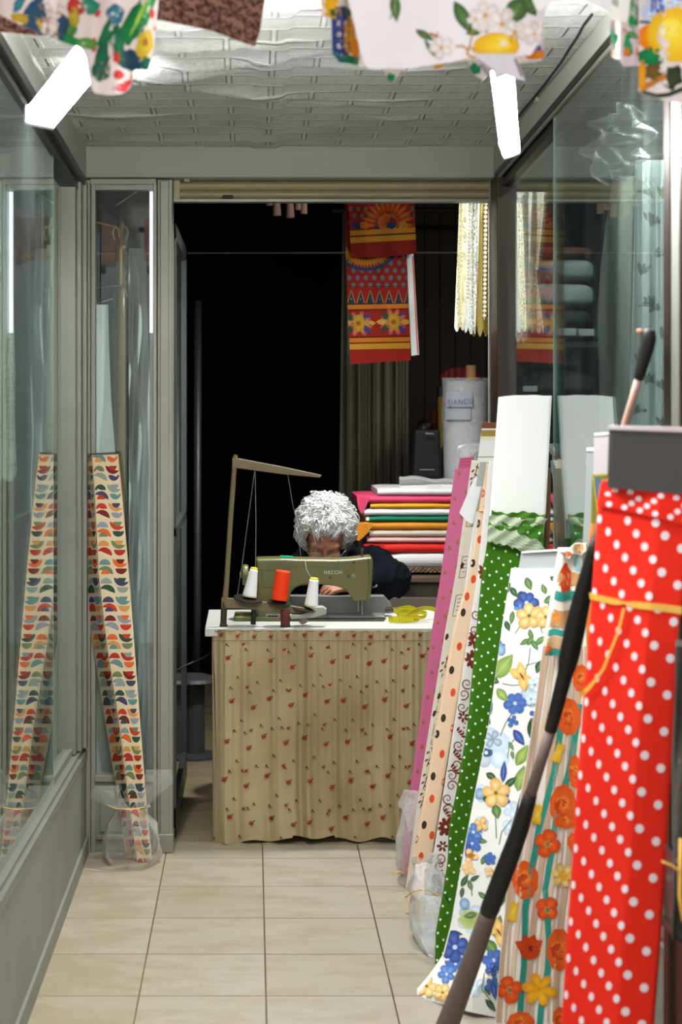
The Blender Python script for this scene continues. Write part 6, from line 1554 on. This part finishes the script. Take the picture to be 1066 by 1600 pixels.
# ------------------------------------------------------------------ cloths hanging over the entrance, near the viewer
b = MB(); b.tube([(-.75, 2.9, 2.26), (1.1, 2.9, 2.26)], .014, 12); g = b.build('hanging_rail', M['alu'], None); tag(g, 'rail above the entrance on which the printed cloths hang', 'rail')
M['hang'] = cloth('hanging_cotton', .8, .1, 300)
def hang(name, L, R, d, label, f, col, bot, group='printed cloths hanging over the entrance', fx=.05, amp=.012, parent=None, ns=60, ph=0):
    S = Slab(L, R, lambda x, y: d+amp*math.sin(x*fx+ph+y*.01)+amp*.4*math.sin(x*fx*2.3+1), .0015, 0, ns=ns, nt=24, bot=bot)
    mb = MB(col); S.mesh(mb)
    if f: f(mb, S)
    o = mb.build(name, M['hang'], parent)
    if parent is None: tag(o, label, 'cloth', group)
    return o
TOPY = -140
def pb(pts, y0=0):      # bottom profile given in px
    x0, x1 = pts[0][0], pts[-1][0]
    return lambda q: interp(pts, lerp(x0, x1, q))
def hangp(name, pts, d, label, f, col, parent=None, **k):
    x0, x1 = pts[0][0], pts[-1][0]
    prof = pb(pts)
    return hang(name, [(x0, TOPY), (x0, 0)], [(x1, TOPY), (x1, 0)], d, label, f, col, lambda q: prof(q), parent=parent, **k)
# Slab bottoms start at y=0, so edges keep their x below it
def brown(mb, S):
    rn = random.Random(3)
    for i in range(23):
        for j in range(5):
            x, y = -10+i*19+rn.uniform(-4, 4), -8+j*18+(9 if i % 2 else 0)
            curl(mb, S, x, y, rn.uniform(6, 9), '#4a2d22', 2.6, 1.1, rn.uniform(0, 6), rn.choice((1, -1)))
            leaf(mb, S, x+8, y+5, 13, 6, rn.uniform(0, 360), '#4a2d22', '#4a2d22', False); leaf(mb, S, x-6, y-7, 11, 5, rn.uniform(0, 360), '#4a2d22', '#4a2d22', False)
hangp('hanging_cloth', [(-60, 44), (0, 50), (60, 55), (130, 62), (200, 36), (250, 31), (330, 48), (398, 73), (406, 50), (414, 0)], 3.02, 'brown cloth with dark scroll print hanging at the upper left', brown, '#91695a', fx=.02)
def flor(mb, S):
    G1, G2, NV = '#1d7a4c', '#0f5a34', '#2d4a66'
    for x, y, rx, ry, a, c0, c1 in ((75, 40, 34, 30, .4, '#3a5274', '#2a4a60'), (60, 20, 20, 40, .9, '#32506a', '#24506a'), (108, 45, 12, 20, .3, '#5d8a3a', '#3c7a3c'), (120, 10, 16, 14, 0, '#c9403a', '#a83030'), (138, 10, 18, 13, 0, '#3f9a8a', '#2a7a5a'),
        (215, 30, 12, 46, .45, '#1f8a4a', '#0f6a3a'), (200, 40, 9, 40, .5, '#147a3e', '#0d5a30'), (228, 22, 8, 40, .4, '#3aa04a', '#1a6a3a'), (180, 22, 14, 16, 0, '#3a8a92', '#2a5a78'), (170, 48, 10, 30, .5, '#1a7a4a', '#0f5a38'),
        (160, 90, 12, 34, .35, '#1e6a4a', '#1a4a40'), (158, 110, 15, 17, 0, '#4a6a58', '#2f5648'), (185, 70, 9, 34, -.1, '#1d7a4a', '#17503a'), (205, 95, 22, 16, .6, '#24485a', '#1a3a4a'), (228, 100, 9, 12, 0, '#2a6a5a', '#1d5a48'),
        (100, 62, 38, 8, .25, '#2d9a58', '#1d7a40'), (135, 68, 18, 9, .1, '#6a9a4a', '#3a8a3a'), (52, 34, 30, 8, .3, '#d9b02a', '#b9902a'), (30, 28, 14, 7, .2, '#c9a02a', '#a8862a'), (115, 26, 9, 16, -.2, '#c9a83a', '#a8902a'), (30, 5, 7, 16, .5, '#3a8a92', '#2a6a72')):
        rag(mb, S, x, y, rx, ry, c0, c1, 18, .08, a)
    for x, y, rx, ry in ((152, 20, 5, 7), (147, 70, 5, 12), (182, 90, 6, 9), (190, 137, 16, 7), (200, 130, 7, 5), (238, 22, 4, 8), (243, 45, 3, 5), (186, 117, 9, 8), (131, 88, 3, 8)): rag(mb, S, x, y, rx, ry, '#d93a34', '#c02a2a', 10, .2)
    rag(mb, S, 226, 70, 13, 24, '#e0c23a', '#c9a82a', 14, .1, .25); rag(mb, S, 227, 66, 5, 8, '#9a4a20', '#c07a24', 8)
    for k in range(26): disc(mb, S, 62+((k*17) % 40), 8+((k*23) % 48), 1.8, 1.8, '#c9803a', n=7)
    for k in range(14): disc(mb, S, 148+((k*7) % 22), 98+((k*11) % 30), 1.2, 1.2, '#c9b06a', n=6)
    leaf(mb, S, 215, 30, 80, 5, 115, '#c9d84a', '#8ac04a', False); leaf(mb, S, 222, 20, 60, 4, 112, '#b9d04a', '#7ab04a', False)
g = hangp('hanging_cloth', [(-40, 10), (0, 23), (30, 38), (62, 52), (120, 73), (127, 78), (132, 84), (136, 110), (140, 132), (148, 146), (172, 149), (195, 145), (205, 136), (208, 108), (222, 110), (232, 109), (240, 78), (248, 0)], 2.84, 'white cloth with big green and blue flowers hanging in folds, upper left', flor, '#e6d2cc', fx=.055, amp=.02, ns=90)
# lemon cloths in the middle
def tiles(mb, S, xs, y0, y1):
    for x in xs:
        for y in range(y0, y1, 18):
            rag(mb, S, x, y, 8, 8, '#31418a', '#26306e', 10, .2); disc(mb, S, x, y, 4, 4, '#dfe3ee', n=10); disc(mb, S, x, y, 2, 2, '#e0a52a', n=8)
def back_c(mb, S):
    strip(mb, S, [(529, 10), (533, 100)], 26, '#2e3a78'); tiles(mb, S, (530, 541), 36, 84)
    for k in range(5): strip(mb, S, [(527, 40+k*11), (540, 44+k*11)], 2.5, '#dfe3ee')
    rag(mb, S, 520, 8, 22, 22, '#f0b418', '#e09a12', 14, .08); rag(mb, S, 534, 20, 20, 8, '#4f6a34', '#3a5a2a', 12, .15)
    rag(mb, S, 546, 55, 9, 30, '#d99a1e', '#c9861c', 12, .1); strip(mb, S, [(520, 92), (560, 99)], 20, '#1d6e4a'); rag(mb, S, 556, 80, 5, 22, '#e08a1e', '#d06a18', 10)
    rag(mb, S, 611, 122, 7, 8, '#17854a', '#0f6a3a', 10); rag(mb, S, 690, 103, 12, 9, '#d9a21e', '#d07a1e', 10); rag(mb, S, 743, 108, 9, 10, '#17854a', '#1d6a44', 10); strip(mb, S, [(752, 100), (763, 118)], 5, '#a9a6b0')
    rag(mb, S, 838, 84, 20, 9, '#e08a1e', '#d9761c', 12, .1); rag(mb, S, 834, 76, 14, 7, '#35458e', '#4a5aa8', 10); strip(mb, S, [(846, 20), (856, 60)], 4, '#b02a22')
hangp('hanging_cloth', [(502, 25), (518, 28), (519, 84), (530, 98), (548, 100), (565, 104), (600, 106), (607, 127), (616, 127), (628, 108), (676, 102), (679, 112), (703, 98), (730, 95), (738, 116), (748, 120), (755, 127), (768, 112), (790, 100), (846, 95), (858, 80), (850, 0)], 2.97, 'cloth with blue tile border hanging behind the large white lemon cloth', back_c, '#e0d5cc', fx=.09, amp=.012, ns=140, ph=1)
def lem(mb, S):
    G = '#4a6438'
    for x, y, l_, w_, a in ((618, 12, 46, 17, 85), (724, 28, 60, 22, 62), (806, 18, 50, 34, 120), (828, 8, 40, 26, 60), (664, 55, 34, 12, 30), (672, 76, 34, 7, 60), (693, 66, 14, 8, -60), (742, 48, 30, 16, 160), (775, 30, 26, 14, -70), (768, 48, 24, 12, 10)):
        leaf(mb, S, x, y, l_, w_, a, '#5f7d46', '#3c5a30')
    strip(mb, S, [(610, 30), (616, 10), (622, -10)], 2, '#7d8a5a'); strip(mb, S, [(680, 88), (682, 66), (684, 50)], 2.5, '#b98a3a'); strip(mb, S, [(730, 86), (737, 60), (740, 40)], 2.5, '#a9823a')
    for x, y, r_ in ((758, 24, 26), (785, 38, 26), (805, 50, 22), (744, 30, 16), (836, 52, 22), (690, 75, 20)):
        petals(mb, S, x, y, r_, 5, '#f1e6e2', '#d6c6c2', x % 60, .7, '#d99a3a', .16)
    disc(mb, S, 776, 72, 36, 21, '#f6d03a', '#e5a81c', 24, 0, rings=3); disc(mb, S, 784, 66, 20, 11, '#f8dc5a', '#f2c832', 18, rings=2); rag(mb, S, 787, 68, 6, 6, '#f3e3d2', '#e9cfa8', 9)
    curl(mb, S, 738, 80, 10, '#c98a2a', 3, 1, 1); curl(mb, S, 805, 60, 8, '#c98a2a', 2.5, 1, 2); strip(mb, S, [(712, 72), (724, 72), (732, 78)], 3, '#c98a4a'); strip(mb, S, [(672, 52), (684, 58)], 4, '#b9603a')
g = hangp('hanging_cloth', [(544, 0), (553, 34), (561, 70), (568, 97), (576, 108), (605, 107), (640, 107), (672, 102), (700, 98), (728, 92), (745, 92), (772, 95), (800, 88), (830, 86), (846, 60), (852, 20), (856, 0)], 2.88, 'large white cloth printed with a lemon and blossoms, hanging upper middle', lem, '#ece2e4', fx=.03, amp=.01, ns=90)
S = Slab([(742, 84), (752, 96)], [(804, 84), (822, 128)], lambda x, y: 2.86+.004*math.sin(x*.1), .0015, 0, ns=20, nt=10, bot=lambda q: 6*math.sin(q*PI)-2); mb = MB('#d5cbd2'); S.mesh(mb); strip(mb, S, [(805, 92), (816, 120)], 3, '#6a5a52'); mb.build('turned_corner', M['hang'], g)
def wt(mb, S):
    leaf(mb, S, 962, 4, 16, 10, 60, '#b8bfa4', '#8f9a7c', False); strip(mb, S, [(986, 0), (984, 33)], 2, '#7a5a3a')
hangp('hanging_cloth', [(832, 0), (838, 15), (842, 18), (848, 16), (862, 4), (885, 0), (912, 0), (935, 10), (952, 20), (956, 30), (968, 34), (982, 35), (986, 0)], 2.86, 'plain white cloth draped at the top between the two lemon cloths', wt, '#eee6e4', fx=.05, amp=.01)
def gr(mb, S):
    rag(mb, S, 975, 70, 26, 18, '#1d8a4e', '#0f6e3e', 14, .12); rag(mb, S, 985, 80, 22, 8, '#e8841c', '#c95a18', 12, .1); rag(mb, S, 990, 20, 10, 30, '#2f8a4a', '#1d6a3a', 12); leaf(mb, S, 990, 55, 22, 10, 30, '#5a8a3a', '#3a6a2a'); strip(mb, S, [(970, 40), (978, 52)], 6, '#b9762a'); rag(mb, S, 962, 85, 6, 6, '#d98a5a', '#d0a28a', 8)
hangp('hanging_cloth', [(954, 40), (953, 74), (958, 90), (968, 92), (975, 104), (1003, 101), (1012, 90)], 2.92, 'narrow cloth with green and orange print, just left of the big yellow lemon', gr, '#dccfd0', fx=.12, amp=.012)
def lem2(mb, S):
    strip(mb, S, [(1018, -40), (1100, -38)], 120, '#3f5aa8')
    for x, y in ((1012, 18), (1022, 6), (1045, 4), (1018, 26), (1060, 8)): petals(mb, S, x, y, 12, 7, '#dfe6f2', '#a9bce0', x, .5, '#e0b23a', .25)
    strip(mb, S, [(1000, 34), (1030, 36)], 4, '#2a3578'); rag(mb, S, 1012, 58, 14, 20, '#ee8e1a', '#e07818', 12, .1); rag(mb, S, 1018, 88, 24, 14, '#158a4e', '#0f6a3c', 14, .1)
    disc(mb, S, 1056, 54, 45, 43, '#f8d93a', '#e9b01c', 30, rings=3); disc(mb, S, 1048, 46, 20, 18, '#fae46a', '#f6d63c', 18, rings=2); disc(mb, S, 1036, 50, 4, 6, '#f7eeb4', n=10)
    rag(mb, S, 1004, 120, 7, 26, '#e0a21e', '#d9861c', 12, .1); rag(mb, S, 1022, 112, 14, 14, '#7a5a2a', '#5a4a24', 12, .2); rag(mb, S, 1052, 122, 14, 20, '#3a4226', '#2a3420', 12, .2, .4); strip(mb, S, [(1005, 138), (1025, 126), (1042, 118)], 9, '#b9742a'); strip(mb, S, [(1000, 143), (1025, 150), (1045, 148), (1070, 138)], 7, '#2a3420')
hangp('hanging_cloth', [(998, 142), (1002, 146), (1020, 150), (1040, 157), (1066, 162), (1085, 160)], 2.85, 'cloth with a big round yellow lemon hanging at the upper right edge', lem2, '#e2d2d2', fx=.07, amp=.01)

# ------------------------------------------------------------------ things by the right post at the picture edge
cr = thing('wooden_crate', 'dark brown wooden crate on the floor right of the red dotted bolt', 'crate', (.84, 2.9, 0))
wd = mat('dark_red_brown_wood', '#3a2218', .5, 0, .4, .25, 12, .1, 40)
x0, x1, y0, y1, zt = XA(1037, 2.99), XA(1037, 2.99)+.26, 2.80, 2.99, ZA(1487, 2.80)
for a in ((x0, x0+.03, y0, y0+.03), (x1-.03, x1, y0, y0+.03), (x0, x0+.03, y1-.03, y1), (x1-.03, x1, y1-.03, y1)):
    b = MB(); b.box(*a, 0, zt-.012); b.build('post', wd, cr, bevel=.002)
b = MB(); b.box(x0-.005, x1+.005, y0-.005, y1+.005, zt-.012, zt); b.box(x0+.028, x1-.028, y0+.008, y0+.016, zt-.07, zt-.014); b.build('top', wd, cr, bevel=.002)
b = MB(); b.box(x0+.012, x1-.012, y0+.012, y1-.012, .03, zt-.014); b.build('panel', wd, cr)
zt2 = ZA(1362, 2.81)
b = MB()
def rect(ax, bx, ay, by, z): return [(ax, ay, z), (bx, ay, z), (bx, by, z), (ax, by, z)]
b.loft([rect(x0+.004, x0+.24, 2.82, 2.97, zt), rect(x0, x0+.25, 2.81, 2.98, zt2), rect(x0+.004, x0+.246, 2.814, 2.976, zt2), rect(x0+.008, x0+.236, 2.824, 2.966, zt+.004)])
g = b.build('plastic_tub', mat('smoky_plastic', '#3d4140', .3, 0, .5), None); tag(g, 'smoky grey plastic tub standing on the dark wooden crate', 'tub')
S = Slab([(1056, 1010), (1054, 1150), (1052, 1300), (1050, 1470)], [(1120, 1010), (1120, 1470)], lambda x, y: 2.86+.01*math.sin(x*.3+y*.02), .08, 6, ns=14, nt=30); mb = MB('#4d4a44'); S.mesh(mb)
for k in range(26): rag(mb, S, 1052+((k*13) % 40), 1020+k*13, 6, 7, ('#6a4a44', '#7a7a70', '#3a4a4a', '#5a3a44')[k % 4], '#4a4038', 9, .25)
dfb = g = mb.build('folded_fabric', M['cloth'], None); tag(g, 'dark flowered folded fabric standing in the grey plastic tub', 'folded fabric')
b = MB(); b.tube([W(1034, 1346, 2.76), W(1050, 1352, 2.76), W(1068, 1366, 2.76)], .004, 8, flat=.4); b.tube([W(1064, 1310, 2.78), W(1062, 1400, 2.76), W(1068, 1440, 2.76)], .003, 8, flat=.4); b.build('ribbon', M['ribbon'], dfb, smooth=True)
